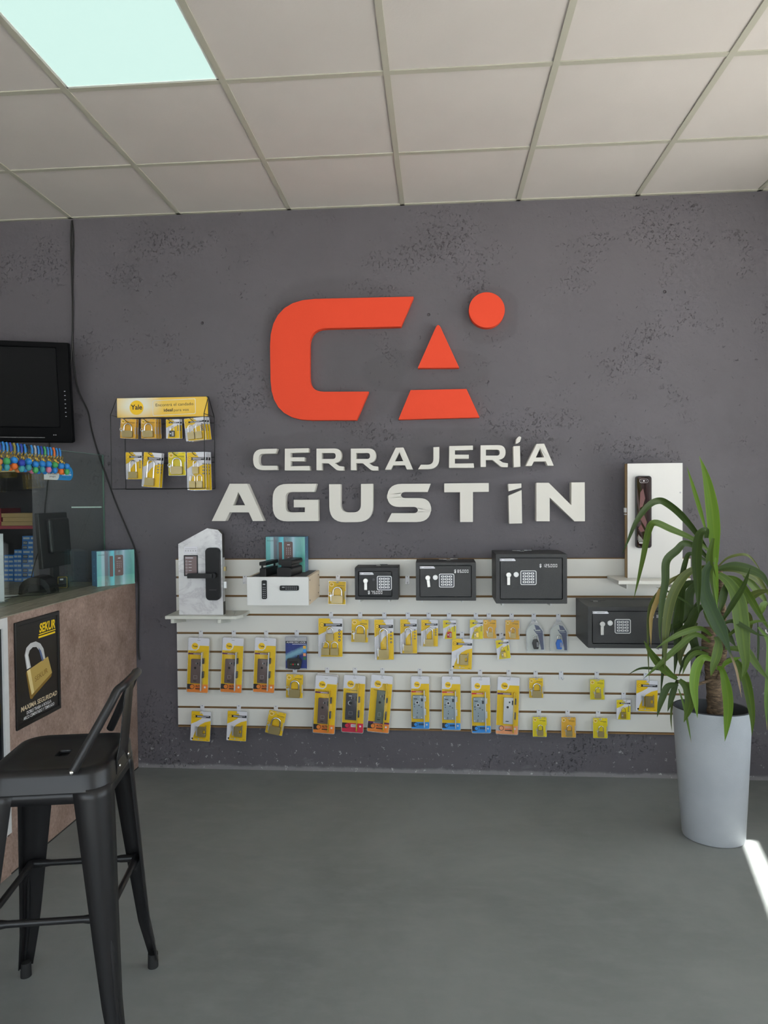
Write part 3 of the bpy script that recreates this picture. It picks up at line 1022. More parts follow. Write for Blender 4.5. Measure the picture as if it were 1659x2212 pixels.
def k_mortise(t, w, h, body, bottom=pO, stripe=pP, plate=None, cut=(.19, .385, .69, .825), style='plain', faded=False, tall=False, zb=.85):
    """tall lock-case pack. cut = case rectangle as fractions (x0, z0, x1, z1)"""
    plate = plate or M_GOLD
    X = lambda f: -w / 2 + w * f
    Z = lambda f: -h * f
    c = MB().prism(rrect(-w / 2, -h, w / 2, 0, .004), 0, .0008, pY)
    c.sheet([(X(0), Z(.02)), (X(.02), Z(.0)), (X(.98), Z(0)), (X(1), Z(.02)), (X(1), Z(.14)), (X(.55), Z(.14)), (X(.5), Z(.2)), (X(.38), Z(.235)), (X(0), Z(.235))], -E1, pW)
    card_hole(c, w, Z(.045))
    lr = w * .16
    c.sheet(ngon(X(.32), Z(.155), lr * 1.25, n=18), -E1 * 2, pW)
    c.sheet(ngon(X(.32), Z(.155), lr, n=18), -E1 * 3, pL)
    c.text('Yale', X(.32), Z(.155) - lr * .27, -E1 * 4, lr * .62, pK, 'C', lr * 1.5, 0.02)
    c.text('Cerradura', X(.4), Z(.27), -E1 * 2, h * .016, pK, 'C', w * .5, .02)
    if stripe is not None and style != 'wide':
        c.rect(X(0.01), Z(.308), X(.64), Z(.28), -E1 * 2, stripe)
        c.rect(X(.26), Z(.299), X(.6), Z(.290), -E1 * 3, pW)
    c.sheet([(X(0.005), Z(zb)), (X(.995), Z(zb)), (X(.995), Z(.985)), (X(.97), Z(.998)), (X(.03), Z(.998)), (X(.005), Z(.985))], -E1, bottom)
    c.sheet([(X(0.005), Z(zb)), (X(.22), Z(zb)), (X(.3), Z(zb + .02)), (X(.3), Z(zb + .07)), (X(.22), Z(zb + .095)), (X(.005), Z(zb + .095))], -E1 * 2, pK if not faded else pG)
    c.sheet(ngon(X(.24), Z(zb + .048), w * .115, n=16), -E1 * 3, pK)
    c.sheet(ngon(X(.24), Z(zb + .048), w * .092, n=16), -E1 * 4, bottom)
    if bottom in (pO, pA):
        c.text('ALTA', X(.4), Z(zb + .048), -E1 * 3, h * .03, pK if not faded else pG, 'L', w * .28, .03)
        c.rect(X(.4), Z(zb + .065), X(.7), Z(zb + .058), -E1 * 3, pR)
        c.rect(X(.4), Z(zb + .092), X(.72), Z(zb + .075), -E1 * 3, pK)
    elif bottom == pB:
        c.rect(X(.4), Z(zb + .05), X(.7), Z(zb + .03), -E1 * 3, pK)
        c.rect(X(.4), Z(zb + .068), X(.68), Z(zb + .06), -E1 * 3, pK)
    else:
        c.rect(X(.42), Z(zb + .07), X(.7), Z(zb + .02), -E1 * 3, pW)
        c.rect(X(.45), Z(zb + .055), X(.66), Z(zb + .035), -E1 * 4, pG)
    if style == 'wide':
        c.rect(X(.005), Z(zb), X(.995), Z(zb - .03), -E1 * 2, pP)
        c.rect(X(.25), Z(zb - .01), X(.6), Z(zb - .02), -E1 * 3, pW)
    c.sheet(ngon(X(.86), Z(zb + .05), w * .05, n=12), -E1 * 3, pW)
    obj('card', c, PRINT, t)
    fx0, fz0, fx1, fz1 = cut
    x0, x1, z1, z0 = X(fx0), X(fx1), Z(fz0), Z(fz1)
    D = .013
    b = obj('lock_case', MB().prism(rrect(x0, z0, x1, z1, .003 if style != 'galv' else .006, 3), -D, -.001), body, t, bevel=.0006, bseg=1)
    hmb = MB()
    xc = (x0 + x1) / 2
    if style == 'galv':
        for fx, fz in ((.12, .06), (.72, .06), (.12, .94), (.8, .94)):
            hmb.sheet(ngon(x0 + (x1 - x0) * fx, z1 - (z1 - z0) * fz, w * .035, n=10), -D - E1, 1)
        hmb.sheet(ngon(x0 + (x1 - x0) * .42, z1 - (z1 - z0) * .3, w * .1, n=14), -D - E1, 1)
        hmb.sheet(ngon(x0 + (x1 - x0) * .42, z1 - (z1 - z0) * .3, w * .06, n=12), -D - E1 * 2, 0)
        for fx, fz, a, bb in ((.12, .13, .3, .03), (.75, .12, .18, .13), (.12, .34, .06, .07), (.14, .46, .06, .04), (.52, .41, .12, .03), (.74, .48, .1, .03), (.42, .62, .03, .04), (.4, .72, .06, .05), (.36, .88, .04, .1)):
            hmb.rect(x0 + (x1 - x0) * fx, z1 - (z1 - z0) * (fz + bb), x0 + (x1 - x0) * (fx + a), z1 - (z1 - z0) * fz, -D - E1, 0)
    else:
        hmb.sheet(ngon(x0 + (x1 - x0) * .42, z1 - (z1 - z0) * .36, w * (.055 if style != 'big' else .085), n=14), -D - E1, 0)
        hmb.rect(x0 + (x1 - x0) * .52, z1 - (z1 - z0) * .2, x0 + (x1 - x0) * .68, z1 - (z1 - z0) * .14, -D - E1, 0)
        hmb.rect(x0 + (x1 - x0) * .48, z1 - (z1 - z0) * .2, x0 + (x1 - x0) * .52, z1 - (z1 - z0) * .14, -D - E1, 1)
        hmb.rect(x0 + (x1 - x0) * .84, z1 - (z1 - z0) * .27, x0 + (x1 - x0) * .97, z1 - (z1 - z0) * .1, -D - E1, 0)
        hmb.sheet(ngon(x0 + (x1 - x0) * .42, z1 - (z1 - z0) * .9, w * .09, w * .02, 10), -D - E1, 0)
        if style == 'big':
            hmb.sheet(ngon(x0 + (x1 - x0) * .38, z1 - (z1 - z0) * .36, w * .1, n=14), -D - E1 * .5, 1)
            hmb.rect(x0 + (x1 - x0) * .25, z1 - (z1 - z0) * .11, x0 + (x1 - x0) * .52, z1 - (z1 - z0) * .08, -D - E1, 1)
        for q in range(4):
            a0 = (x0 + (x1 - x0) * .3, z1 - (z1 - z0) * .8, x0 + (x1 - x0) * .62, z1 - (z1 - z0) * .68)
        hmb.rect(a0[0], a0[1], a0[2], a0[1] + .0006, -D - E1, 1); hmb.rect(a0[0], a0[3], a0[2], a0[3] + .0006, -D - E1, 1)
        hmb.rect(a0[0], a0[1], a0[0] + .0006, a0[3], -D - E1, 1); hmb.rect(a0[2], a0[1], a0[2] + .0006, a0[3], -D - E1, 1)
    obj('openings', hmb, [M_HOLE, M_STEEL], b, kind='stuff')
    # face plate seen almost edge on, latch and bolt beyond it
    px0, px1 = x1, x1 + w * .055
    pz1, pz0 = Z(.25 if not tall else .13), Z(.955)
    obj('face_plate', MB().prism(rrect(px0, pz0, px1, pz1, .002, 3), -.024, -.001), plate, t, bevel=.0006, bseg=1)
    for (fa, fb) in (((.36, .46), (.60, .72)) if style != 'wide' else ((.38, .46), (.62, .76))):
        obj('bolt', MB().box(px1, -.02, Z(fb), px1 + w * .07, -.005, Z(fa)), M_DGREY if style != 'galv' else M_STEEL, t, bevel=.0008, bseg=1)
    blister(t, w, h, (X(.08), Z(.985), X(.9), Z(.1 if tall else .22)), .028, rim=.0032, r=.006)


def k_disc(t, w, h):
    m = MATS.get('disc_lock_print')
    if m is None:
        m, nt_, p_ = nodes_mat('disc_lock_print')
        g = NG(nt_)
        v = g.mapping(src='Object')
        s_ = g.sep(v)
        d = g.math('ADD', g.math('MULTIPLY', s_[2], 9.0), g.math('MULTIPLY', s_[0], -4.0))
        glow = g.ramp(g.math('ADD', d, g.math('MULTIPLY', g.noise(v, 60, 4), 0.35)), [(-0.0, 0.0), (0.05, 0.0), (0.1, 0.0)])
        dd = g.math('ABSOLUTE', g.math('ADD', d, 0.78))
        glow = g.ramp(g.math('SUBTRACT', dd, g.math('MULTIPLY', g.noise(v, 70, 4), 0.12)), [(0.0, 0.75), (0.16, 0.0)])
        c_ = g.mix(g.noise(v, 45, 3), (0.012, 0.02, 0.12), (0.02, 0.05, 0.28))
        c_ = g.mix(glow, c_, (0.25, 0.5, 0.6))
        st = g.ramp(g.noise(v, 420, 1), [(0.74, 0.0), (0.78, 1.0)])
        c_ = g.mix(g.math('MULTIPLY', st, 0.6), c_, (0.6, 0.7, 0.9))
        g.link(c_, p_.inputs['Base Color']); p_.inputs['Roughness'].default_value = 0.35
    c = MB().prism(rrect(-w / 2, -h, w / 2, 0, .003), 0, .0008, 0)
    c.rect(-w * .49, -h * .13, w * .49, -h * .005, -E1, 1)
    c.rect(-w * .49, -h * .205, w * .49, -h * .13, -E1, 2)
    c.rect(-w * .49, -h * .995, w * .49, -h * .965, -E1, 1)
    c.text('ALARM DISC LOCK', 0, -h * .19, -E1 * 2, h * .045, 3, 'C', w * .9, .02)
    c.rect(-w * .18, -h * .232, w * .45, -h * .218, -E1 * 2, 3)
    for k, mi in enumerate((4, 5, 6, 7)):
        c.rect(w * .33, -h * (.36 + .115 * k), w * .46, -h * (.275 + .115 * k), -E1 * 2, mi)
    for s in (-1, 1):
        c.rect(s * w * .03 - .0012, -h * .1, s * w * .03 + .0012, -h * .045, -E1 * 2, 3)
    obj('card', c, [m, M_GREYP, M_BLK, M_CARDW, M_YEL3, M_BLUE, M_PEACH, mat('print_green', srgb(40, 110, 60), 0.5)], t)
    pts = roundpoly([(-w * .36, -h * .94, .006), (w * .22, -h * .97, .01), (w * .3, -h * .72, .01), (w * .16, -h * .62, .008), (-w * .38, -h * .65, .004)], 4)
    b = obj('body', MB().prism(pts, -.03, -.002), M_BLACKP, t, bevel=.003, smooth=40)
    obj('lock_pin', MB().cyl((w * .1, -.016, -h * .66), (w * .14, -.016, -h * .55), .0055, 12), M_DGREY, t, smooth=40)
    pr = MB()
    pr.rect(-w * .28, -h * .86, w * .12, -h * .71, -.0302, 0)
    for k, mi in enumerate((1, 2, 1)):
        pr.rect(-w * .22 + k * w * .09, -h * .83, -w * .15 + k * w * .09, -h * .79, -.0305, mi)
    pr.sheet(ngon(w * .14, -h * .81, w * .04, n=10), -.0305, 3)
    obj('label', pr, [M_HOLE, MATS['print_green'], M_RED, M_GREYP], b)


def k_arch(t, w, h, body, k_txt='azek'):
    pts = [(-w / 2, -h), (w / 2, -h)] + [(w / 2 * math.cos(math.radians(a)) if True else 0, -h * .42 + h * .36 * math.sin(math.radians(a))) for a in range(0, 181, 15)]
    m2 = mat('arch_card_navy', srgb(86, 92, 118), 0.4)
    m3 = mat('arch_card_pale', srgb(196, 200, 196), 0.4)
    c = MB().prism(pts, 0, .0008, 0)
    c.sheet([(w * .0, -h * .075), (w * .25, -h * .12), (w * .47, -h * .32), (w * .49, -h * .98), (w * .32, -h * .98), (w * .2, -h * .55)], -E1, 1)
    c.sheet([(-w * .08, -h * .24), (w * .4, -h * .3), (w * .49, -h * .44), (w * .49, -h * .455), (w * .1, -h * .41)], -E1 * 2, 1)
    c.rect(w * .02, -h * .3, w * .34, -h * .265, -E1 * 3, 0)
    c.rect(w * .08, -h * .35, w * .4, -h * .34, -E1 * 3, 0)
    obj('card', c, [m3, m2], t)
    bw = w * .38
    pts = roundpoly([(-bw * .36, -h * .93, .004), (bw * .36, -h * .93, .004), (bw * .55, -h * .72, .006), (bw * .3, -h * .58, .005), (-bw * .3, -h * .58, .005), (-bw * .55, -h * .72, .006)], 4)
    b = obj('body', MB().prism(pts, -.016, -.002), body, t, bevel=.002, smooth=40)
    hw = bw * .26
    obj('shackle', MB().tube([(-hw, -.009, -h * .6)] + [(-hw * math.cos(math.pi * i / 8), -.009, -h * .5 + hw * math.sin(math.pi * i / 8)) for i in range(9)] + [(hw, -.009, -h * .6)], .0022, 8), M_CHROME, t, smooth=50)
    d = MB()
    for k in range(4):
        d.box(bw * .1, -.0175, -h * (.72 + .045 * k), bw * .42, -.015, -h * (.69 + .045 * k))
    obj('number_dials', d, M_GREYP, b, kind='stuff')
    # clear arch-topped shell
    o = [(p[0] * 1.12, p[1] * 1.0 if p[1] > -h * .9 else p[1] - .003) for p in pts] if False else None
    arch = [(-w * .55, -h * 1.03), (w * .55, -h * 1.03)] + [(w * .55 * math.cos(math.radians(a)), -h * .42 + h * .40 * math.sin(math.radians(a))) for a in range(0, 46, 15)] + [(w * .16, h * .06), (-w * .16, h * .06)] + [(w * .55 * math.cos(math.radians(a)), -h * .42 + h * .40 * math.sin(math.radians(a))) for a in range(135, 181, 15)]
    inner = [(-w / 2, -h), (w / 2, -h)] + [(w / 2 * math.cos(math.radians(a)), -h * .42 + h * .36 * math.sin(math.radians(a))) for a in range(0, 181, 15)]
    obj('blister_rim', MB().prism(arch, -.0012, .0018, 0, [inner]), M_BLEDGE, t)
    obj('blister_dome', MB().prism(rrect(-w * .3, -h * .97, w * .3, -h * .45, .01), -.02, -.0008, back=False), M_BLIST, t)


# ---- hooks
def hook(u, v, label, prong=True, lean=0.0):
    q = at(u, v, -0.019)
    t = thing('display_hook', label, 'hook', (q.x, -0.0185, q.z), group='clear plastic hooks on the slatwall')
    obj('plate', MB().box(-.0115, -.002, -.034, .0115, 0, .0105), M_HOOKP, t, bevel=.001, bseg=1)
    obj('screw', MB().cyl((0, -.003, .0055), (0, -.0015, .0055), .0022, 8), M_BLK, t)
    if prong:
        obj('prong', MB().tube([(0, -.001, -.022), (0, -.03, -.026), (0.002, -.044, -.025), (0.006, -.05, -.015)], .0015, 6), M_HOOKP, t, smooth=60)
    return t


PY = -0.052     # plane the cards hang in


def pack(kind, u, v, wpx, hpx, tilt, short, label, hk=None, y=PY, name='blister_pack', cat='padlock', group='blister packs on the slatwall', **kw):
    a = at(u - wpx / 2, v, y); b = at(u + wpx / 2, v, y); c = at(u, v + hpx, y); d = at(u, v, y)
    w_, h_ = b.x - a.x, d.z - c.z
    t = thing(name, label, cat, (d.x, y, d.z), (math.radians(-1.5 if y == PY else 0), math.radians(tilt), 0), group)
    kind(t, w_, h_, **kw)
    if hk:
        hook(hk[0], hk[1], 'clear plastic slatwall hook holding ' + short)
    return t


BR = dict(body=M_BROWNM)
LC = 'lock'
pack(k_mortise, 430, 1378, 45, 117, 2.3, 'the leftmost brown mortise lock pack', 'leftmost of three brown mortise lock packs with orange ALTA band', (434, 1366), name='lock_pack', cat=LC, plate=M_STEEL, **BR)
pack(k_mortise, 504, 1378, 45, 117, 3.0, 'the middle brown mortise lock pack', 'middle of three brown mortise lock packs with orange ALTA band', (505, 1366), name='lock_pack', cat=LC, plate=M_STEEL, **BR)
pack(k_mortise, 574, 1378, 45, 117, 2.7, 'the brown lock pack beside the blue card', 'brown mortise lock pack with ALTA band, next to the blue card', (575, 1366), name='lock_pack', cat=LC, plate=M_STEEL, **BR)
pack(k_disc, 639.5, 1375.5, 46, 70, 0, 'the blue alarm disc lock card', 'blue starry ALARM DISC LOCK card with a black disc lock', (641, 1365), name='disc_lock_pack', cat=LC)
pack(k_brass, 637, 1457, 36, 50, 2, 'the brass padlock below the blue card', 'yellow brass padlock pack hanging just below the blue disc lock card', (637, 1449))
pack(k_shutter, 435, 1537, 42, 63, 3.2, 'the bottom left shutter lock pack', 'square brass shutter lock pack at the bottom left corner of the slatwall', (437, 1526.5), name='shutter_lock_pack')
pack(k_shutter, 513, 1536.5, 42, 63, 3.0, 'the second bottom shutter lock pack', 'square brass shutter lock pack, second from left in the bottom row', (516, 1527), name='shutter_lock_pack')
pack(k_brass, 600.5, 1537.5, 37, 49, 12, 'the crooked brass padlock pack', 'brass padlock pack hanging crooked in the bottom row', (596, 1528))
pack(k_mortise, 708.5, 1456, 46, 122, 5.5, 'the pair of brown lock packs', 'brown mortise lock pack half hidden behind an identical one', None, y=-0.040, name='lock_pack', cat=LC, plate=M_GOLD, **BR)
pack(k_mortise, 705.5, 1460, 46, 124, 3.6, 'two brown lock packs one behind the other', 'front brown mortise lock pack with golden plate and price sticker', (707, 1446), y=-0.072, name='lock_pack', cat=LC, plate=M_GOLD, **BR)
pack(k_mortise, 766.5, 1459, 46, 122, 3.0, 'the black lock pack with red band', 'black mortise lock pack with a crimson band at the bottom', (767, 1446.5), name='lock_pack', cat=LC, body=M_DGREY, bottom=pC, style='big', stripe=None, cut=(.14, .31, .68, .775), tall=True, zb=.838)
pack(k_mortise, 826, 1459, 46, 122, 5.0, 'the narrow green-grey lock pack', 'narrow green-grey mortise lock pack with orange ALTA band', (826, 1447), name='lock_pack', cat=LC, body=M_GREENM, style='wide', cut=(.32, .262, .72, .825), tall=True, zb=.85)
G3 = dict(body=M_GALV, bottom=pB, stripe=pR, style='galv', cut=(.07, .355, .70, .80), plate=M_STEEL, zb=.873)
pack(k_mortise, 907.4, 1461, 38.5, 112, 0, 'the first blue-banded lock pack', 'leftmost of three grey steel lock packs with blue bands', (907, 1448.5), name='lock_pack', cat=LC, **G3)
pack(k_mortise, 974.6, 1461.5, 39.5, 114, 0.3, 'the middle blue-banded lock pack', 'middle of three grey steel lock packs with blue bands', (974, 1449.5), name='lock_pack', cat=LC, **G3)
pack(k_mortise, 1038, 1463, 40, 119, -0.5, 'the last blue-banded lock pack', 'rightmost of three grey steel lock packs with blue bands', (1037, 1450.5), name='lock_pack', cat=LC, **G3)
pack(k_mortise, 1099, 1463, 47, 122, 2.4, 'the faded silver lock pack', 'pale sun-bleached lock pack with silver case and peach ALTA band', (1099, 1451.5), name='lock_pack', cat=LC, body=M_STEEL, bottom=pA, cut=(.3, .35, .74, .81), faded=True)
pack(k_brass, 1158, 1465, 30, 42, 0, 'the small padlock beside the faded lock', 'small brass padlock pack just right of the faded silver lock pack', (1157, 1453))
hook(1212, 1454, 'empty clear hook on the lower slatwall between two small padlocks')
pack(k_brass, 1290, 1468, 31, 43, 0, 'the small padlock right of the empty hook', 'small brass padlock pack right of the empty lower hook', (1289, 1455), base=pY2, small=True)
pack(k_combo, 1347, 1512, 30, 42, 1, 'the combination padlock near the plant', 'gold combination padlock pack hanging lowest beside the potted plant', (1347, 1500), body=M_BRASS)
pack(k_shutter, 1398, 1470, 46, 66, 1.5, 'the shutter lock half behind leaves', 'square brass shutter lock pack partly behind the plant leaves', (1395, 1458), name='shutter_lock_pack')
pack(k_brass, 1165.6, 1549, 30, 42, 0, 'the first small bottom-row padlock', 'leftmost of three small padlock packs along the bottom edge', (1164, 1537), base=pY2, small=True)
pack(k_brass, 1228, 1549.5, 31, 43, 0, 'the middle small bottom-row padlock', 'middle of three small padlock packs along the bottom edge', (1226, 1538.5), base=pY3, small=True)
pack(k_brass, 1296.6, 1551, 31, 43, 0, 'the last small bottom-row padlock', 'rightmost of three small padlock packs along the bottom edge', (1292, 1540), base=pY2, small=True)
pack(k_brass, 729, 1256, 37, 49, 2, 'the padlock left of the smallest safe', 'brass padlock pack hanging alone left of the smallest safe', (730, 1246.5))
pack(k_multi, 714, 1336, 52, 82, 0.5, 'the triple padlock pack', 'large pack with three brass padlocks on one card', (715, 1326), name='padlock_set', n=3)
pack(k_brass, 778, 1338, 36, 49, 2, 'the padlock beside the triple pack', 'brass padlock pack between the triple pack and the longest shackle', (778, 1326.5))
pack(k_long, 829, 1338.5, 41, 86, -0.5, 'the longest shackle padlock', 'tallest long-shackle brass padlock pack in the middle row', (830, 1327))
pack(k_long, 882.5, 1338, 36, 73, 0, 'the medium long-shackle padlock', 'medium long-shackle brass padlock pack right of the tallest one', (881, 1327), body=.22, shk=.5)
pack(k_long, 928, 1339, 36, 57, 0.5, 'the short long-shackle padlock', 'shortest of the three long-shackle padlock packs', (926, 1327.5), body=.25, shk=.42)
pack(k_combo, 971, 1340, 28, 40, 0, 'the red combination padlock', 'red combination padlock in a small yellow pack', (970, 1328), body=M_REDP)
pack(k_shutter, 999, 1380, 44, 65, 2.5, 'the middle shutter lock pack', 'square brass shutter lock pack in the middle of the slatwall', (998, 1368.5), name='shutter_lock_pack')
pack(k_combo, 1029, 1339, 28, 41, 0, 'the straight gold combination padlock', 'gold combination padlock pack hanging straight under the largest upper safe', (1028, 1328), body=M_BRASS)
pack(k_brass, 1058, 1339, 28, 40, 0, 'the amber padlock pack', 'small padlock pack on an amber card under the largest upper safe', (1056, 1328.5), base=pY3, small=True)
pack(k_brass, 1106.7, 1340, 30, 41, 0, 'the small padlock left of arched packs', 'small padlock pack just left of the two arched packs', (1105, 1329), base=pY3, small=True)
pack(k_arch, 1154, 1345, 36, 60, -3, 'the arched pack with black padlock', 'arch-topped clear pack with a black combination padlock', (1153, 1329.5), body=M_BLACKP)
pack(k_arch, 1207, 1345.5, 36, 60, 0, 'the arched pack with blue padlock', 'arch-topped clear pack with a blue combination padlock', (1206, 1330), body=M_BLUEP)
pack(k_combo, 1084, 1382, 28, 41, -7, 'the crooked gold combination padlock', 'gold combination padlock pack hanging crooked on a lower hook', (1083, 1370.5), body=M_BRASS)
hook(880, 1248, 'empty clear hook between the smallest and the middle safe')
hook(529, 1248, 'empty clear hook left of the white demonstration box')

# ================================================================== safes
M_SAFE = mat('safe_hammered_black', (0.030, 0.030, 0.031), 0.42, 0.0, 0.5, bump=0.5, bscale=420)
M_SAFE1 = mat('safe_matte_black', (0.022, 0.022, 0.024), 0.5, 0.0, 0.45, bump=0.2, bscale=420)
M_SATIN = mat('satin_nickel', (0.58, 0.57, 0.55), 0.36, 0.85)
M_KEYPAD = mat('keypad_rubber', (0.08, 0.085, 0.10), 0.5)
M_KEYRIM = mat('keypad_silver_rim', (0.78, 0.78, 0.78), 0.4, 0.4)
M_WHITEP = mat('white_paint_print', (0.85, 0.85, 0.86), 0.5)
M_SHELFW = mat('white_melamine_shelf', (0.76, 0.75, 0.70), 0.5)


SEG = {'0': 'abcdef', '1': 'bc', '2': 'abged', '3': 'abgcd', '4': 'fgbc', '5': 'afgcd', '6': 'afgedc', '7': 'abc', '8': 'abcdefg', '9': 'abcdfg'}


def seven_seg(s_, x, z, y, h, width):
    """price tag in segment-display lettering: a dollar sign, then digits"""
    mb = MB()
    mb.text('$', x, z, y, h * 1.05, 0, 'L', h * .62, .03)
    digs = s_[2:]
    adv = (width - h * 1.0) / (len(digs.replace('.', '')) + .25)
    cx = x + h * 1.05
    dw, th, gp = adv * .72, h * .17, h * .05
    for ch in digs:
        if ch == '.':
            mb.rect(cx - adv * .2, z, cx - adv * .2 + th, z + th, y); cx += adv * .12; continue
        S = {'a': (cx + gp, z + h - th, cx + dw - gp, z + h), 'd': (cx + gp, z, cx + dw - gp, z + th), 'g': (cx + gp, z + h / 2 - th / 2, cx + dw - gp, z + h / 2 + th / 2),
             'f': (cx, z + h / 2 + gp, cx + th * .8, z + h - gp), 'b': (cx + dw - th * .8, z + h / 2 + gp, cx + dw, z + h - gp),
             'e': (cx, z + gp, cx + th * .8, z + h / 2 - gp), 'c': (cx + dw - th * .8, z + gp, cx + dw, z + h / 2 - gp)}
        for k in SEG[ch]: mb.rect(*S[k], y)
        cx += adv
    return mb


def safe(front, d, zdoor, label, price, ppos, psize, knob, key, pad, m, sticker, extra=None, keyrot=0.0, disc=True, nb=4):
    """front = pixel box of the front face; d = front plane distance from the wall. Other args in fractions of the front."""
    u0, v0, u1, v1 = front
    yf = -d
    a, b = at(u0, v1, yf), at(u1, v0, yf)
    a2 = at(u1, v1, yf)
    x0, x1 = a.x, b.x
    z0 = (a.z + a2.z) / 2; z1 = (at(u0, v0, yf).z + b.z) / 2
    W, Hh = x1 - x0, z1 - z0
    t = thing('safe', label, 'safe', ((x0 + x1) / 2, yf, z0), group='electronic safes on the slatwall')
    L = -W / 2
    yb = d - 0.0195
    dx0, dz0, dx1, dz1 = L + W * zdoor[0], Hh * (1 - zdoor[3]), L + W * zdoor[2], Hh * (1 - zdoor[1])
    outer = rrect(-W / 2, 0, W / 2, Hh, .003, 2); hole = rrect(dx0, dz0, dx1, dz1, .006, 3)
    mb = MB().prism(outer, 0, 0.02, 0, [hole])
    mb.box(-W / 2, 0.0195, 0, W / 2, yb, Hh)
    obj('body', mb, m, t, bevel=.0025, bseg=2)
    g_ = .0035
    door = obj('door', MB().prism(rrect(dx0 + g_, dz0 + g_, dx1 - g_, dz1 - g_, .005, 3), 0.002, 0.019), m, t, bevel=.0012, bseg=1)
    X = lambda f: L + W * f
    Z = lambda f: Hh * (1 - f)
    kr = 0.0125
    kx, kz = X(knob[0]), Z(knob[1])
    kb = obj('handle', MB().cyl((kx, 0.003, kz), (kx, -0.022, kz), kr, 24), M_SATIN, door, smooth=40, bevel=.001)
    s_, c_ = math.sin(keyrot), math.cos(keyrot)
    hl = Hh * knob[2]
    pts = [(kx + px * c_ + pz * s_, kz - px * s_ + pz * c_) for px, pz in [(-.0075, -hl), (.0075, -hl), (.0075, -.004), (-.0075, -.004)]]
    obj('handle_lever', MB().prism(pts, -0.017, -0.006), M_SATIN, t, bevel=.0015)
    if disc:
        cx, cz = X(key[0]), Z(key[1])
        q = obj('key_cover', MB().cyl((cx, 0.003, cz), (cx, -0.006, cz), .0125, 20), M_KEYRIM, door, smooth=40, bevel=.0008)
        obj('cover_mark', MB().prism(ngon(cx, cz, .009, n=16), -.0066, -.006, 0, [ngon(cx, cz, .0078, n=16)]).text('Yale', cx, cz - .002, -.0066, .0038, 0, 'C', .011), M_GREYP, t)
    else:
        cx, cz = X(key[0]), Z(key[1])
        obj('key_cover', MB().cyl((cx, 0.003, cz), (cx, -0.003, cz), .006, 12), M_DGREY, door, smooth=40)
    px0, pz0, px1, pz1 = X(pad[0]), Z(pad[3]), X(pad[2]), Z(pad[1])
    kp = obj('keypad', MB().prism(rrect(px0 + .002, pz0 + .002, px1 - .002, pz1 - .002, .006), -0.002, 0.004), M_KEYPAD, t)
    obj('keypad_rim', MB().prism(rrect(px0, pz0, px1, pz1, .008), -0.004, 0.003, 0, [rrect(px0 + .0028, pz0 + .0028, px1 - .0028, pz1 - .0028, .006)]), M_KEYRIM, kp)
    bwid, bht = (px1 - px0) / 4.6, (pz1 - pz0) / 7.5
    bm = None
    for r in range(4):
        for c in range(3):
            bx = px0 + (px1 - px0) * (.25 + .25 * c); bz = pz0 + (pz1 - pz0) * (.2 + .2 * r)
            if bm is None:
                mm = MB().prism(rrect(-bwid / 2, -bht / 2, bwid / 2, bht / 2, bht * .45, 3), -.0036, -.0018, 0)
                mm.sheet(rrect(-bwid * .22, -bht * .28, bwid * .22, bht * .28, bht * .2, 2), -.0037, 1)
                bo = obj('button', mm, [M_KEYRIM, M_KEYPAD], kp, (bx, 0, bz)); bm = bo.data
            else:
                obj('button', bm, None, kp, (bx, 0, bz))
    sx0, sz0, sx1, sz1 = X(sticker[0]), Z(sticker[3]), X(sticker[2]), Z(sticker[1])
    st = MB().sheet([(sx0, sz0), (sx1 + .003, sz0), (sx1 + .003, (sz0 + sz1) / 2), (sx1, (sz0 + sz1) / 2 + .001), (sx1 - .003, sz1), (sx0, sz1)], .0016, 0)
    st.sheet(ngon(sx0 + .004, (sz0 + sz1) / 2, (sz1 - sz0) * .36, n=12), .0013, 1, [ngon(sx0 + .004, (sz0 + sz1) / 2, (sz1 - sz0) * .24, n=12)])
    st.rect(sx0 + (sx1 - sx0) * .3, sz0 + (sz1 - sz0) * .35, sx0 + (sx1 - sx0) * .8, sz0 + (sz1 - sz0) * .65, .0013, 2)
    obj('sticker', st, [M_CARDW, M_BLK, M_GREYP], t)
    if price:
        pm = seven_seg(price, X(ppos[0]), Z(ppos[1]), .0014, psize, W * ppos[2])
        obj('price', pm, M_WHITEP, t, kind='stuff')
    return t, (x0, x1, z0, z1)


S1, b1 = safe((767, 1226, 860, 1295.5), 0.175, (.075, .11, .86, .9), 'smallest black safe, priced 75.000, on the upper slatwall', '$ 75.000', (.30, .82, .35), .0155, (.255, .40, .29), (.43, .38), (.51, .26, .85, .70), M_SAFE1, (.11, .15, .42, .225), disc=False)
S2, b2 = safe((898.7, 1215, 1028, 1297.5), 0.215, (.06, .075, .93, .91), 'middle black safe, priced 85.000, between the two other upper safes', '$ 85.000', (.64, .27, .25), .0155, (.2, .39, .25), (.325, .39), (.385, .295, .64, .65), M_SAFE, (.065, .10, .31, .16), keyrot=-.12)
S3, b3 = safe((1071.5, 1197, 1225, 1304), 0.275, (.055, .07, .94, .915), 'largest upper black safe, priced 125.000, right of the others', '$ 125.000', (.615, .265, .26), .0155, (.175, .41, .21), (.285, .41), (.345, .33, .57, .62), M_SAFE, (.055, .09, .27, .14))
S4, b4 = safe((1270, 1311, 1474, 1400.5), 0.315, (.045, .10, .955, .90), 'wide black safe low on the right, half hidden by the plant', '$ 185.000', (.68, .265, .20), .0155, (.145, .40, .27), (.235, .39), (.285, .295, .455, .64), M_SAFE, (.05, .11, .215, .17))

# brackets that carry the safes
M_BRK = mat('white_bracket_steel', (0.72, 0.72, 0.70), 0.45)


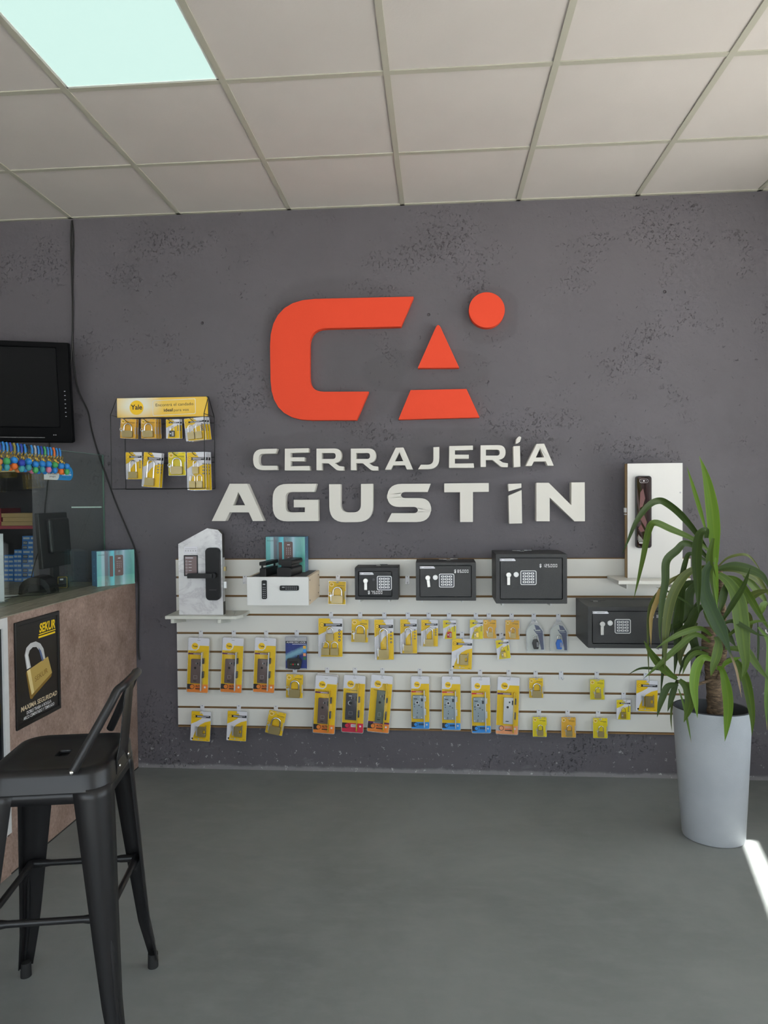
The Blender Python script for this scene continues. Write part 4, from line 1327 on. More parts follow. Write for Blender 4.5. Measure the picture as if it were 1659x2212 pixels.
def bracket(x, z, length, label, h=.028):
    t = MB()
    t.prism([(-.0187, -h), (-.0187, -.0005), (-length, -.0005), (-length, -h * .45)], -.004, .004)
    # prism runs along y: turn it so that the profile lies in the y-z plane
    t.v = [(y, x_, z_) for x_, y, z_ in t.v]
    t.f = [tuple(reversed(f)) for f in t.f]
    o = obj('shelf_bracket', t, M_BRK, None, (x, 0, z))
    return tag(o, label, 'bracket', 'white brackets slotted in the slatwall')


for (bb, d, nm) in ((b1, .17, 'smallest safe'), (b2, .2, 'middle safe'), (b3, .262, 'largest upper safe'), (b4, .29, 'wide lower safe')):
    w_ = bb[1] - bb[0]
    bracket(bb[0] + w_ * .1, bb[2], d, 'white steel bracket under the left side of the ' + nm)
    bracket(bb[0] + w_ * .78, bb[2], d, 'white steel bracket under the right side of the ' + nm)


def keybunch(x, y, z, label, m, rot=0.0):
    t = thing('key_bunch', label, 'keys', (x, y, z), (0, 0, rot), 'key bunches on the safes')
    r = MB().tube([(.011 * math.cos(i * math.pi / 7), .011 * math.sin(i * math.pi / 7), .0015 + .003 * (i % 2)) for i in range(14)], .0009, 5, closed=True)
    obj('key_ring', r, M_STEEL, t, smooth=50)
    for k, (ang, tl) in enumerate(((.25, .006), (2.9, .004))):
        c_, s_ = math.cos(ang), math.sin(ang)
        kk = MB()
        def put(p): return (p[0] * c_ - p[1] * s_, p[0] * s_ + p[1] * c_, p[2] + tl)
        q = MB().box(.01, -.008, 0, .026, .008, .003)
        q.box(.026, -.003, .0005, .05, .003, .0025)
        q.box(.034, -.0055, .0005, .046, -.003, .0025)
        kk.add([put(p) for p in q.v], q.f)
        obj('key', kk, m, t, bevel=.0006, bseg=1)


keybunch(b1[0] + (b1[1] - b1[0]) * .52, -.10, b1[3], 'small bunch of keys on top of the smallest safe', M_BLACKP, .1)
keybunch(b2[0] + (b2[1] - b2[0]) * .55, -.10, b2[3], 'small bunch of keys on top of the middle safe', M_STEEL, .0)
keybunch(b3[0] + (b3[1] - b3[0]) * .42, -.13, b3[3], 'small bunch of keys on top of the largest upper safe', M_STEEL, -.1)
keybunch(b4[0] + (b4[1] - b4[0]) * .16, -.16, b4[3], 'black-headed keys on top of the wide lower safe', M_BLACKP, -.15)

# ================================================================== white demonstration box
M_BOXF = mat('box_front_white', (0.70, 0.70, 0.69), 0.4)
M_BOXS = mat('box_side_cream', srgb(226, 206, 180), 0.5, noise=0.06)
M_BOXT = mat('box_top_grey', (0.10, 0.10, 0.105), 0.7, noise=0.2, nscale=60)
M_BLKPL = mat('black_plastic', (0.010, 0.010, 0.011), 0.4, spec=0.35)
M_BLKGL = mat('black_gloss', (0.006, 0.006, 0.007), 0.38, spec=0.25)
YD = -.345
p0, p1 = at(534, 1307.7, YD), at(666, 1246.5, YD)
X0, X1, Z0, Z1 = p0.x, p1.x, p0.z, p1.z
db = thing('demonstration_box', 'white wooden demonstration box with two keypads under the teal carton', 'display box', ((X0 + X1) / 2, YD, Z0))
O = ((X0 + X1) / 2, YD, Z0)
obj('front_panel', MB().box(X0, YD, Z0, X1, YD + .015, Z1), M_BOXF, db, origin=O, bevel=.0008, bseg=1)
sdm = MB().box(X0, YD + .015, Z0, X0 + .015, -.0195, Z1 - .001)
obj('side_panel', sdm, M_BOXS, db, origin=O)
obj('side_panel', MB().box(X1 - .015, YD + .015, Z0, X1, -.0195, Z1 - .001), M_BOXS, db, origin=O)
obj('bottom_panel', MB().box(X0 + .015, YD + .015, Z0, X1 - .015, -.0195, Z0 + .015), M_BOXS, db, origin=O)
tp = MB().box(X0 + .015, YD + .015, Z1 - .015, X1 - .015, -.0195, Z1 - .001)
obj('top_panel', tp, M_BOXT, db, origin=O)
for fy, fz in ((YD + .04, Z1 - .02), (-.06, Z1 - .02), (YD + .04, Z0 + .02), (-.06, Z0 + .025), (-.03, Z0 + .06)):
    obj('screw_cap', MB().cyl((X1 - .001, fy, fz), (X1 + .0012, fy, fz), .004, 10), M_BLK, db, origin=O)


def keypad_bar(pb, horiz):
    a, b = at(pb[0], pb[3], YD - .004), at(pb[2], pb[1], YD - .004)
    k = obj('keypad', MB().prism(rrect(a.x, a.z, b.x, b.z, .006), YD - .008, YD - .0005), M_BLKGL, db, origin=O, bevel=.001, bseg=1)
    d = MB()
    w_, h_ = b.x - a.x, b.z - a.z
    for i in range(6):
        for j in range(2):
            if horiz: cx, cz = a.x + w_ * (.34 + .105 * i), a.z + h_ * (.32 + .38 * j)
            else: cx, cz = a.x + w_ * (.32 + .36 * j), a.z + h_ * (.1 + .105 * i)
            d.sheet(ngon(cx, cz, .0022, n=8), YD - .0083, 0)
    if horiz: d.rect(a.x + w_ * .12, a.z + h_ * .6, a.x + w_ * .26, a.z + h_ * .76, YD - .0083, 0)
    else: d.rect(a.x + w_ * .25, a.z + h_ * .76, a.x + w_ * .75, a.z + h_ * .82, YD - .0083, 0)
    obj('printed_digits', d, M_GREYP, k, origin=O, kind='stuff')


keypad_bar((566, 1253.5, 576, 1294), False)
keypad_bar((604.5, 1265, 645.5, 1275.5), True)


# ================================================================== teal product cartons
def carton_mat():
    m, nt_, p_ = nodes_mat('carton_teal_print')
    g = NG(nt_)
    v = g.mapping(src='Generated')
    s_ = g.sep(v)
    col = g.ramp(s_[0], [(0.0, srgb(84, 170, 165)), (.10, srgb(90, 172, 168)), (.13, srgb(150, 190, 195)), (.19, srgb(150, 185, 190)), (.21, srgb(90, 58, 62)), (.28, srgb(70, 48, 54)), (.33, srgb(60, 130, 140)), (.37, srgb(52, 178, 196)), (.44, srgb(70, 196, 210)), (.47, srgb(80, 60, 64)), (.58, srgb(76, 70, 74)), (.64, srgb(100, 140, 150)), (.70, srgb(165, 190, 205)), (.76, srgb(110, 165, 170)), (.9, srgb(80, 150, 135)), (1.0, srgb(110, 190, 170))])
    wob = g.noise(g.mapping((4, 1, 1.2), 'Generated'), 2.0, 3)
    col = g.mix(g.ramp(wob, [(.5, 0.0), (.75, .5)]), col, srgb(120, 205, 198))
    top = g.ramp(s_[2], [(0.0, srgb(190, 232, 222)), (.28, srgb(110, 200, 190)), (.3, srgb(60, 150, 165)), (1.0, srgb(120, 165, 190))])
    col = g.mix(.25, col, top)
    g.link(col, p_.inputs['Base Color']); p_.inputs['Roughness'].default_value = 0.35
    return m


M_CART = carton_mat()
M_CARTS = mat('carton_blue_side', srgb(24, 112, 178), 0.4, noise=0.08, nscale=10)
M_CARTT = mat('carton_top', srgb(90, 130, 160), 0.4)
M_CBROWN = mat('print_lock_brown', srgb(92, 66, 62), 0.4)


def carton(label, loc, rot, W, D, Hh, mirror=False):
    t = thing('product_carton', label, 'carton', loc, (0, 0, rot), 'teal smart lock cartons')
    mb = MB().box(-W / 2, 0, 0, W / 2, D, Hh)
    mb.m = [1, 2, 0, 1, 1, 1]
    obj('box_body', mb, [M_CARTS, M_CARTT, M_CARTT], t, bevel=.001, bseg=1)
    obj('front_print', MB().prism([(-W / 2, 0), (W / 2, 0), (W / 2, Hh), (-W / 2, Hh)], -.0004, 0, back=False), M_CART, t)
    X = lambda f: -W / 2 + W * f
    Z = lambda f: Hh * (1 - f)
    c = MB()
    c.text('KAADAS', X(.035), Z(.125), -.0012, Hh * .035, 0, 'L', W * .16)
    c.prism(rrect(X(.33), Z(.74), X(.42), Z(.15), .003), -.0014, -.0006, 1)
    c.prism(rrect(X(.47), Z(.73), X(.69), Z(.135), .007), -.0014, -.0006, 1)
    c.rect(X(.55), Z(.235), X(.62), Z(.215), -.0018, 2)
    for r in range(4):
        for q in range(3):
            c.sheet(ngon(X(.53 + .05 * q), Z(.32 + .055 * r), W * .008, n=8), -.0018, 2)
    c.sheet(ngon(X(.58), Z(.6), W * .022, n=12), -.0018, 2, [ngon(X(.58), Z(.6), W * .016, n=12)])
    obj('printed_lock', c, [M_BLK, M_CBROWN, M_CARDW], t, kind='stuff')
    for k in range(4):
        f = .22 + .2 * k
        side = MB()
        xs_ = -W / 2 - .0005 if not mirror else W / 2 + .0005
        side.v = [(xs_, D * .42, Z(f + .03)), (xs_, D * .58, Z(f + .03)), (xs_, D * .58, Z(f)), (xs_, D * .42, Z(f))]
        side.f = [(0, 1, 2, 3)] if mirror else [(3, 2, 1, 0)]
        side.m = [0]
        obj('side_icon', side, mat('carton_icon', srgb(110, 170, 205), 0.5), t)
    return t


q = at(617, 1235, -.115)
carton('teal smart lock carton standing on the white demonstration box', (q.x, -.115, Z1), math.radians(-3), .212, .075, .186, True)

# two black lock halves lying on the box
tx = at(588, 1243, -.30)
t = thing('latch_housing', 'small black latch housing in two pieces on the white box', 'lock', (at(582, 1243, -.25).x, -.25, Z1), (0, 0, math.radians(-9)), 'black smart lock parts on the box')
obj('lower_block', MB().box(-.017, -.085, 0, .017, .075, .042), M_BLKPL, t, bevel=.003)
obj('upper_block', MB().box(-.017, -.09, .056, .019, .075, .074), M_BLKPL, t, bevel=.003)
obj('post', MB().box(-.012, -.075, .041, -.004, -.067, .057), M_BLKPL, t)
obj('post', MB().box(.006, .04, .041, .014, .048, .057), M_BLKPL, t)
t = thing('smart_lock_body', 'larger rounded black smart lock in two halves on the white box', 'lock', (at(627, 1243, -.25).x, -.25, Z1), (0, 0, math.radians(-9)), 'black smart lock parts on the box')
obj('lower_half', MB().prism(rrect(-.038, 0, .038, .046, .012), -.085, .075), M_BLKPL, t, bevel=.005, smooth=40)
obj('upper_half', MB().prism(rrect(-.036, .056, .036, .082, .010), -.07, .085), M_BLKPL, t, bevel=.005, smooth=40)
obj('spacer', MB().box(-.028, -.05, .040, .028, .06, .058), M_BLKPL, t)

# ================================================================== marble sample with handle lock, on a shelf
m, nt_, p_ = nodes_mat('white_marble_film')
g = NG(nt_)
v = g.mapping((1, 1, 1.2))
wv = g.noise(g.mapping((.7, 1, 1.3)), 7, 6, .62, .5)
vein = g.ramp(g.math('ABSOLUTE', g.math('SUBTRACT', wv, .5)), [(0.0, 1.0), (.018, .4), (.06, 0.0)])
cl = g.ramp(g.noise(v, 6, 4), [(.35, 0.0), (.7, 1.0)])
c_ = g.mix(cl, (0.66, 0.65, 0.67), (0.80, 0.80, 0.81))
c_ = g.mix(g.math('MULTIPLY', vein, .5), c_, (0.38, 0.36, 0.40))
g.link(c_, p_.inputs['Base Color']); p_.inputs['Roughness'].default_value = .3
M_MARBLE = m
YM = -.165
pp = [(385, 1175), (447.6, 1141), (470.5, 1144.5), (479.4, 1154), (480.4, 1205.6), (482.4, 1327.5), (387, 1327.8)]
P = [(at(u, v, YM).x, at(u, v, YM).z) for u, v in pp]
zb = min(p[1] for p in P)
P[-1] = (P[-1][0], zb); P[-2] = (P[-2][0], zb)
O = (P[-1][0] * .5 + P[-2][0] * .5, YM, zb)
ms = thing('door_sample', 'white marble door sample with a black lever lock at the left', 'door sample', O)
M_EDGE = mat('sample_edge_dark', (0.05, 0.045, 0.04), 0.6)
obj('board', MB().prism(P, YM, YM + .04, 0, side_mi=1), [M_MARBLE, M_EDGE], ms, origin=O)
xr = P[-2][0]
obj('mortise_plate', MB().box(xr - .002, YM + .008, at(482, 1300, YM).z, xr + .0015, YM + .032, at(482, 1205, YM).z), M_STEEL, ms, origin=O)
obj('latch', MB().box(xr, YM + .013, at(482, 1234, YM).z, xr + .012, YM + .028, at(482, 1225, YM).z), M_BRASS, ms, origin=O)
obj('dead_bolt', MB().box(xr, YM + .01, at(482, 1271, YM).z, xr + .016, YM + .03, at(482, 1257, YM).z), M_STEEL, ms, origin=O)


def mp(u, v, y=YM): return (at(u, v, y).x, at(u, v, y).z)


a, b = mp(446.5, 1296, YM - .01), mp(475.5, 1183, YM - .01)
es = obj('escutcheon', MB().prism(rrect(a[0], a[1], b[0], b[1], .022, 7), YM - .024, YM - .0005), M_BLKGL, ms, origin=O, bevel=.003, smooth=40)
obj('maker_mark', MB().rect((a[0] + b[0]) / 2 - .02, a[1] + .053, (a[0] + b[0]) / 2 + .02, a[1] + .057, YM - .0246), mat('faint_mark', (.05, .05, .05), .4), es, origin=O)
hx, hz = mp(455, 1243.5, YM - .05)
lv = obj('lever', MB().cyl((hx + .012, YM - .02, hz), (hx + .012, YM - .052, hz), .015, 20), M_BLKPL, ms, origin=O, smooth=40)
a2 = mp(405, 1250, YM - .055)
obj('lever_arm', MB().prism(rrect(a2[0], hz - .013, hx + .012, hz + .012, .004), YM - .062, YM - .045), M_BLKPL, lv, origin=O, bevel=.002)
obj('lever_rose', MB().cyl((hx + .002, YM - .062, hz), (hx + .002, YM - .066, hz), .009, 16), M_BLKPL, lv, origin=O, smooth=40)
a, b = mp(398, 1244.5), mp(427.5, 1199)
sc = obj('information_plate', MB().prism(rrect(a[0], a[1], b[0], b[1], .003), YM - .003, YM - .0003), M_BLKPL, ms, origin=O)
M_SCR = mat('plate_print_mauve', srgb(120, 100, 100), 0.3)
d = MB().rect(a[0] + .006, a[1] + .006, b[0] - .006, b[1] - .006, YM - .0034, 0)
w_, h_ = b[0] - a[0], b[1] - a[1]
d.rect(a[0] + w_ * .12, b[1] - h_ * .15, a[0] + w_ * .66, b[1] - h_ * .115, YM - .0037, 1)
for k in range(5):
    zc = b[1] - h_ * (.3 + .145 * k)
    d.sheet(ngon(a[0] + w_ * .2, zc, .0045, n=10), YM - .0037, 1, [ngon(a[0] + w_ * .2, zc, .0035, n=10)])
    d.rect(a[0] + w_ * .34, zc - .001, a[0] + w_ * .56, zc + .0012, YM - .0037, 1)
obj('plate_print', d, [M_SCR, M_CARDW], sc, origin=O, kind='stuff')
a, b = mp(397.5, 1195.5), mp(426.5, 1180.5)
d = MB().prism(rrect(a[0], a[1], b[0], b[1], .002), YM - .0012, YM - .0002, 0)
w_, h_ = b[0] - a[0], b[1] - a[1]
d.rect(a[0] + w_ * .1, b[1] - h_ * .36, b[0] - w_ * .1, b[1] - h_ * .3, YM - .0015, 1)
for k in range(5):
    d.sheet(ngon(a[0] + w_ * (.14 + .18 * k), a[1] + h_ * .38, .0038, n=8), YM - .0015, 1)
obj('icon_sticker', d, [M_CARDW, M_GREYP], ms, origin=O)

M_SHELFO = mat('old_painted_shelf', (0.66, 0.66, 0.60), 0.6, noise=0.1, nscale=20)
xa, xb = at(356, 1330, -.205).x, at(514, 1330, -.205).x
zs1 = zb - .0005
sh = thing('wall_shelf', 'worn white shelf with a chipped corner under the marble sample', 'shelf', ((xa + xb) / 2, 0, zs1 - .017))
O2 = ((xa + xb) / 2, 0, zs1 - .017)
pts = [(xa, -.0187), (xa, -.205), (xb - .035, -.205), (xb - .012, -.196), (xb + .012, -.15), (xb + .012, -.0187)]
mb = MB().prism([(p[0], p[1]) for p in pts], zs1 - .017, zs1)
mb.v = [(x, z, y) for x, y, z in mb.v]; mb.f = [tuple(reversed(f)) for f in mb.f]
obj('board', mb, M_SHELFO, sh, origin=O2, bevel=.002, bseg=1)
for fx in (at(372, 1340, -.2).x, at(473, 1340, -.2).x):
    mb = MB().prism([(-.0187, -.045), (-.0187, 0), (-.2, 0), (-.2, -.022)], -.009, .009)
    mb.v = [(y, x_, z_) for x_, y, z_ in mb.v]; mb.f = [tuple(reversed(f)) for f in mb.f]
    obj('support', mb, M_SHELFO, sh, (fx - O2[0], 0, 0), bevel=.002, bseg=1)
kt = tag(obj('wire_loop', MB().tube([(.0, -.17, 0)] + [(.004 + .009 * math.sin(i * .62), -.17, .014 + .012 * (1 - math.cos(i * .62)) ) for i in range(1, 11)], .0008, 5), M_STEEL, None, (at(505, 1325, -.17).x, 0, zs1)), 'thin wire loop standing on the end of the worn shelf', 'wire')

# ================================================================== white door sample with camera lock at the right
YP = -.14
a, b = at(1355.6, 1248.7, YP), at(1474.5, 1000, YP)
X0, X1, Z0, Z1 = a.x, b.x, a.z, b.z
O = ((X0 + X1) / 2, YP, Z0)
M_PLY = mat('panel_ply_edge', srgb(150, 122, 84), 0.7, noise=0.2, nscale=60)
M_PANW = mat('panel_white', (0.66, 0.645, 0.625), 0.35, noise=0.03, nscale=5)
dp = thing('door_sample', 'tall white door sample with a glossy black camera lock', 'door sample', O)
mb = MB().box(X0, YP, Z0, X1, YP + .055, Z1); mb.m = [1, 1, 0, 0, 1, 1]
obj('board', mb, [M_PANW, M_PLY], dp, origin=O)
obj('core_strip', MB().box(X0 - .0008, YP + .02, Z0, X0, YP + .036, Z1), mat('panel_core_light', srgb(196, 170, 128), .7), dp, origin=O)
for (u, v) in ((1360, 1060), (1469.5, 1064), (1361, 1228), (1469, 1236)):
    q = at(u, v, YP)
    obj('screw_cap', MB().cyl((q.x, YP - .001, q.z), (q.x, YP + .001, q.z), .0045, 12), M_GREYP if u > 1465 and v < 1100 else M_PANW, dp, origin=O)
q = at(1351, 1102, YP + .02)
obj('strike_block', MB().box(X0 - .012, YP + .01, q.z - .012, X0, YP + .03, q.z + .012), M_PANW, dp, origin=O, bevel=.002)
obj('strike_block', MB().box(X0 - .010, YP + .01, q.z - .024, X0, YP + .03, q.z - .018), M_PANW, dp, origin=O, bevel=.001)
a, b = at(1372.8, 1183.6, YP - .01), at(1406, 1028, YP - .01)
m, nt_, p_ = nodes_mat('lock_glass_front')
p_.inputs['Base Color'].default_value = (0.022, 0.008, 0.008, 1); p_.inputs['Roughness'].default_value = .04
p_.inputs['Coat Weight'].default_value = 1.0; p_.inputs['Specular IOR Level'].default_value = .7
lk = obj('smart_lock', MB().prism(rrect(a.x, a.z, b.x, b.z, .014, 6), YP - .022, YP - .0005), [M_BLKPL], dp, origin=O, bevel=.002, smooth=40)
obj('lock_glass', MB().prism(rrect(a.x + .004, a.z + .004, b.x - .004, b.z - .004, .011, 6), YP - .0228, YP - .021), m, lk, origin=O)
cx, cz = (a.x + b.x) / 2, b.z - .025
d = MB().prism(rrect(cx - .022, cz - .01, cx + .022, cz + .01, .01, 6), YP - .0234, YP - .0226, 0, [rrect(cx - .0205, cz - .0085, cx + .0205, cz + .0085, .0085, 6)])
obj('camera_ring', d, M_GREYP, lk, origin=O)
for dx in (-.011, 0, .011):
    obj('camera_lens', MB().cyl((cx + dx, YP - .0236, cz), (cx + dx, YP - .0226, cz), .0035, 10), M_STEEL if dx == 0 else M_DGREY, lk, origin=O)
pr = MB()
x0_, x1_, z0_ = a.x + .012, b.x - .014, a.z
for k, (f0, f1, mi) in enumerate(((.30, .62, 0), (.42, .58, 0), (.10, .2, 1))):
    pass
pr.sheet([(x0_ + .004, z0_ + .20), (x0_ + .02, z0_ + .21), (x0_ + .032, z0_ + .25), (x0_ + .022, z0_ + .30), (x0_ + .008, z0_ + .28)], YP - .0231, 0)
pr.sheet([(x0_ + .0, z0_ + .16), (x0_ + .018, z0_ + .19), (x0_ + .04, z0_ + .13), (x0_ + .034, z0_ + .1)], YP - .0231, 0)
pr.sheet([(x0_ - .002, z0_ + .10), (x0_ + .012, z0_ + .12), (x0_ + .03, z0_ + .085), (x0_ + .01, z0_ + .08)], YP - .0231, 0)
pr.sheet([(x0_ - .002, z0_ + .03), (x0_ - .002, z0_ + .07), (x0_ + .03, z0_ + .03)], YP - .0231, 1)
pr.rect(x0_ + .002, z0_ + .024, x0_ + .035, z0_ + .028, YP - .0232, 2)
obj('printed_picture', pr, [mat('print_dusky_red', srgb(98, 52, 50), .3), mat('print_dusky_grey', srgb(120, 118, 112), .25), M_WHITEP], lk, origin=O, kind='stuff')
# its shelf
xa, xb = at(1336, 1258, -.25).x, at(1480, 1258, -.25).x
sh = thing('wall_shelf', 'clean white shelf under the tall white door sample', 'shelf', ((xa + xb) / 2, 0, Z0 - .0185))
O2 = ((xa + xb) / 2, 0, Z0 - .0185)
obj('board', MB().box(xa, -.25, Z0 - .0185, xb, -.0187, Z0 - .0005), M_SHELFW, sh, origin=O2, bevel=.001, bseg=1)
for fx in (at(1355, 1265, -.2).x, xb - .03):
    mb = MB().prism([(-.0187, -.03), (-.0187, 0), (-.2, 0), (-.2, -.028)], -.004, .004)
    mb.v = [(y, x_, z_) for x_, y, z_ in mb.v]; mb.f = [tuple(reversed(f)) for f in mb.f]
    obj('support', mb, M_SHELFW, sh, (fx - O2[0], 0, 0))

# white wire hook at the right edge of the picture
q = at(1644, 1361, 0)
mb = MB().tube([(q.x, -.05, q.z + .012), (q.x, -.055, q.z), (q.x + .008, -.055, q.z - .006), (q.x + .06, -.055, q.z - .006), (q.x + .06, -.055, q.z - .004), (q.x + .06, 0, q.z - .004)], .003, 6)
mb.tube([(q.x + .028, -.05, q.z + .022), (q.x + .032, -.055, q.z + .012), (q.x + .06, -.055, q.z + .009), (q.x + .06, 0, q.z + .009)], .003, 6)
tag(obj('wall_hook', mb, M_WHITEP, None, (q.x, 0, q.z), origin=(q.x, 0, q.z), smooth=60), 'white bent wire hook on the wall behind the plant', 'hook')

# ================================================================== yellow header wire rack
M_WIRE = mat('black_wire', (0.012, 0.012, 0.013), 0.45)
YR0, YR1 = -.175, -.006
def R3(u, v, y): q = at(u, v, y); return (q.x, y, q.z)


fl_b, fl_t = R3(242, 1057, YR0), R3(238, 897, YR0)
fr_b, fr_t = R3(443.5, 1054, YR0), R3(440, 893, YR0)
xl, xr = (fl_b[0] + fl_t[0]) / 2, (fr_b[0] + fr_t[0]) / 2
zb_, zt_ = (fl_b[2] + fr_b[2]) / 2, (fl_t[2] + fr_t[2]) / 2
YA = -.10
za = R3(446, 857, YA)[2]
O = ((xl + xr) / 2, 0, zb_)
rk = thing('wire_rack', 'black wire rack with a yellow header hung on the wall', 'display rack', O)
wr = .0022
for x in (xl, xr):
    obj('side_frame', MB().tube([(x, YR0, zb_), (x, YR0, zt_), (x, YA, za), (x, YR1, zt_), (x, YR1, zb_)], wr, 6, closed=True), M_WIRE, rk, origin=O)
    obj('cross_wire', MB().tube([(x, YR0, zt_), (x, YR1, zt_)], wr * .8, 6), M_WIRE, rk, origin=O)
obj('front_wire', MB().tube([(xl, YR0, zb_), (xr, YR0, zb_)], wr, 6), M_WIRE, rk, origin=O)
obj('back_wire', MB().tube([(xl, YR1, zb_), (xr, YR1, zb_)], wr, 6), M_WIRE, rk, origin=O)
obj('ridge_wire', MB().tube([(xl, YA, za), (xr, YA, za)], wr, 6), M_WIRE, rk, origin=O)
for v in (988.5, 999.5, 915):
    z = at(400, v, YR1).z
    obj('back_wire', MB().tube([(xl, YR1, z), (xr, YR1, z)], wr, 6), M_WIRE, rk, origin=O)
x0, x1 = at(253.5, 858, YA).x, at(446.5, 858, YA).x
z1_, z0_ = za, at(350, 900.5, YA - .012).z
m, nt_, p_ = nodes_mat('rack_header_print')
g = NG(nt_)
s_ = g.sep(g.mapping(src='Generated'))
hx_ = g.math('SUBTRACT', s_[0], .22); hz_ = g.math('SUBTRACT', s_[2], .55)
dist_ = g.math('SQRT', g.math('ADD', g.math('MULTIPLY', hx_, hx_), g.math('MULTIPLY', g.math('MULTIPLY', hz_, hz_), .06)))
col_ = g.ramp(dist_, [(0.0, (0.85, 0.84, 0.78)), (.12, (0.82, 0.78, 0.62)), (.3, srgb(240, 200, 84)), (.8, srgb(240, 196, 70))])
col_ = g.mix(g.ramp(s_[2], [(0.0, .55), (.5, 0.0)]), col_, srgb(240, 190, 30))
g.link(col_, p_.inputs['Base Color']); p_.inputs['Roughness'].default_value = .4
hd = obj('header', MB().prism([(x0, z0_), (x1, z0_), (x1, z1_), (x0, z1_)], YA - .006, YA - .003), m, rk, origin=O)
W_, H_ = x1 - x0, z1_ - z0_
pr = MB()
cx, cz = x0 + W_ * .22, z0_ + H_ * .5
pr.sheet(ngon(cx, cz, H_ * .37, n=28), YA - .0063, 1)
pr.text('Yale', cx, cz - H_ * .09, YA - .0066, H_ * .24, 0, 'C', H_ * .6, .025)
pr.text('Encontrá el candado', x0 + W_ * .645, z0_ + H_ * .56, YA - .0063, H_ * .15, 0, 'C', W_ * .42, .0, rot=.02)
pr.text('ideal', x0 + W_ * .575, z0_ + H_ * .28, YA - .0063, H_ * .15, 0, 'C', W_ * .1, .025, rot=.02)
pr.text('para vos', x0 + W_ * .72, z0_ + H_ * .29, YA - .0063, H_ * .13, 0, 'C', W_ * .165, .0, rot=.02)
c0 = rrect(x0 + W_ * .4, z0_ + H_ * .1, x0 + W_ * .88, z0_ + H_ * .88, .008); c1 = rrect(x0 + W_ * .405, z0_ + H_ * .125, x0 + W_ * .875, z0_ + H_ * .855, .007)
sk = lambda l: [(p[0], p[1] + (p[0] - x0 - W_ * .64) * .03) for p in l]
pr.sheet(sk(c0), YA - .0062, 2, [sk(c1)])
obj('header_print', pr, [M_BLK, M_LOGO, M_CARDW], hd, origin=O, kind='stuff')
obj('header_edge', MB().prism([(x1, z0_ + .004), (x1 + .006, z0_), (x1 + .006, z1_ - .01), (x1, z1_)], YA - .004, YA), M_YEL, hd, origin=O)


def rack_pack(kind, u, v, w, h, tilt, label, y, **kw):
    return pack(kind, u, v, w, h, tilt, '', label, None, y=y, group='blister packs on the wire rack', **kw)


def rack_hook(u, v, y, n):
    q = at(u, v, y)
    o = MB().tube([(q.x, YR1, q.z + .008), (q.x, y - .004, q.z - .003), (q.x - .002, y - .018, q.z - .001), (q.x - .016, y - .022, q.z + .012), (q.x - .012, y - .01, q.z + .016)], .0018, 6)
    obj('hook', o, M_WIRE, rk, origin=O, smooth=60)


RT_ = [
    # kind, u, v, w, h, tilt, count, labels, extra
    (k_brass, 277.5, 905, 33, 42, 3, ['small padlock pack at the upper left of the wire rack', 'padlock pack behind the upper left one on the wire rack'], dict(base=pY3)),
    (k_brass, 320.5, 905, 32, 42, 0, ['brass padlock pack, second in the upper row of the wire rack', 'padlock pack right behind the second upper one on the rack', 'rearmost padlock pack of the second upper pile on the rack'], dict(base=pY3)),
    (k_combo, 373, 906, 29, 41, 0, ['black combination padlock pack in the upper row of the wire rack', 'combination padlock pack behind the black one on the wire rack'], dict(body=M_BLACKP, field=pY)),
    (k_multi, 419, 903, 43, 48, -5, ['twin padlock pack hanging crooked at the upper right of the rack', 'second twin padlock pack behind the crooked one on the rack', 'rearmost twin padlock pack at the upper right of the rack'], dict(n=2)),
    (k_long, 289, 977, 35, 58, 0, ['long-shackle padlock pack at the lower left of the wire rack'], dict(body=.24, shk=.42)),
    (k_long, 330, 978, 38, 74, 5, ['tall crooked long-shackle padlock pack on the lower rack row', 'long-shackle padlock pack hidden behind the tall crooked one'], dict()),
    (k_brass, 382, 977, 37, 50, 0, ['pale yellow padlock pack, third in the lower row of the rack'], dict(base=pY2)),
    (k_multi, 424, 977, 40, 81, 0, ['triple padlock pack at the lower right of the wire rack', 'second triple padlock pack at the lower right of the rack', 'rearmost triple padlock pack at the lower right of the rack'], dict(n=3)),
]
for kind, u, v, w_, h_, tl, labs, kw in RT_:
    y = -.15
    rack_hook(u, v + 6, y, 0)
    for i, lab in enumerate(labs):
        rack_pack(kind, u + i * 5.5, v + i * .5, w_, h_, tl - i * .5, lab, y + i * .032, name='blister_pack' if kind is not k_multi else 'padlock_set', **kw)

# ================================================================== television
M_TV = mat('tv_black_plastic', (0.003, 0.003, 0.0035), 0.5, spec=0.05)
M_TVS = mat('tv_screen', (0.003, 0.003, 0.0035), 0.4, spec=0.06)
TVW, TVH = .82, .525
q = at(161, 956, -.10)
tv = thing('television', 'black flat television hung on the wall at the left edge', 'television', (q.x, -.10, q.z), (math.radians(9), 0, math.radians(17)))
# local: right edge at x=0, bottom at z=0, screen faces -y
fr = MB().prism([(-TVW, 0), (0, 0), (0, TVH), (-TVW, TVH)], -.03, .02, 0, [[(-TVW + .045, .085), (-.065, .085), (-.065, TVH - .03), (-TVW + .045, TVH - .03)]])
obj('bezel', fr, M_TV, tv, bevel=.006)
obj('screen', MB().box(-TVW + .04, -.022, .08, -.06, -.018, TVH - .025), M_TVS, tv)
obj('rear_housing', MB().box(-TVW + .1, .019, .06, -.1, .06, TVH - .08), M_TV, tv, bevel=.01)
obj('lower_groove', MB().box(-TVW + .02, -.0315, .026, -.14, -.0295, .03), mat('tv_groove', (.05, .05, .055), .3), tv)
obj('brand', MB().text('Panasonic', -.405, .048, -.0308, .014, 0, 'R', .13), mat('tv_brand_grey', (.35, .35, .36), .4), tv, kind='stuff')
for dx in (-.095, -.085):
    obj('sensor', MB().cyl((dx, -.0312, .042), (dx, -.0295, .042), .0028, 10), M_GREYP, tv)
sb = MB()
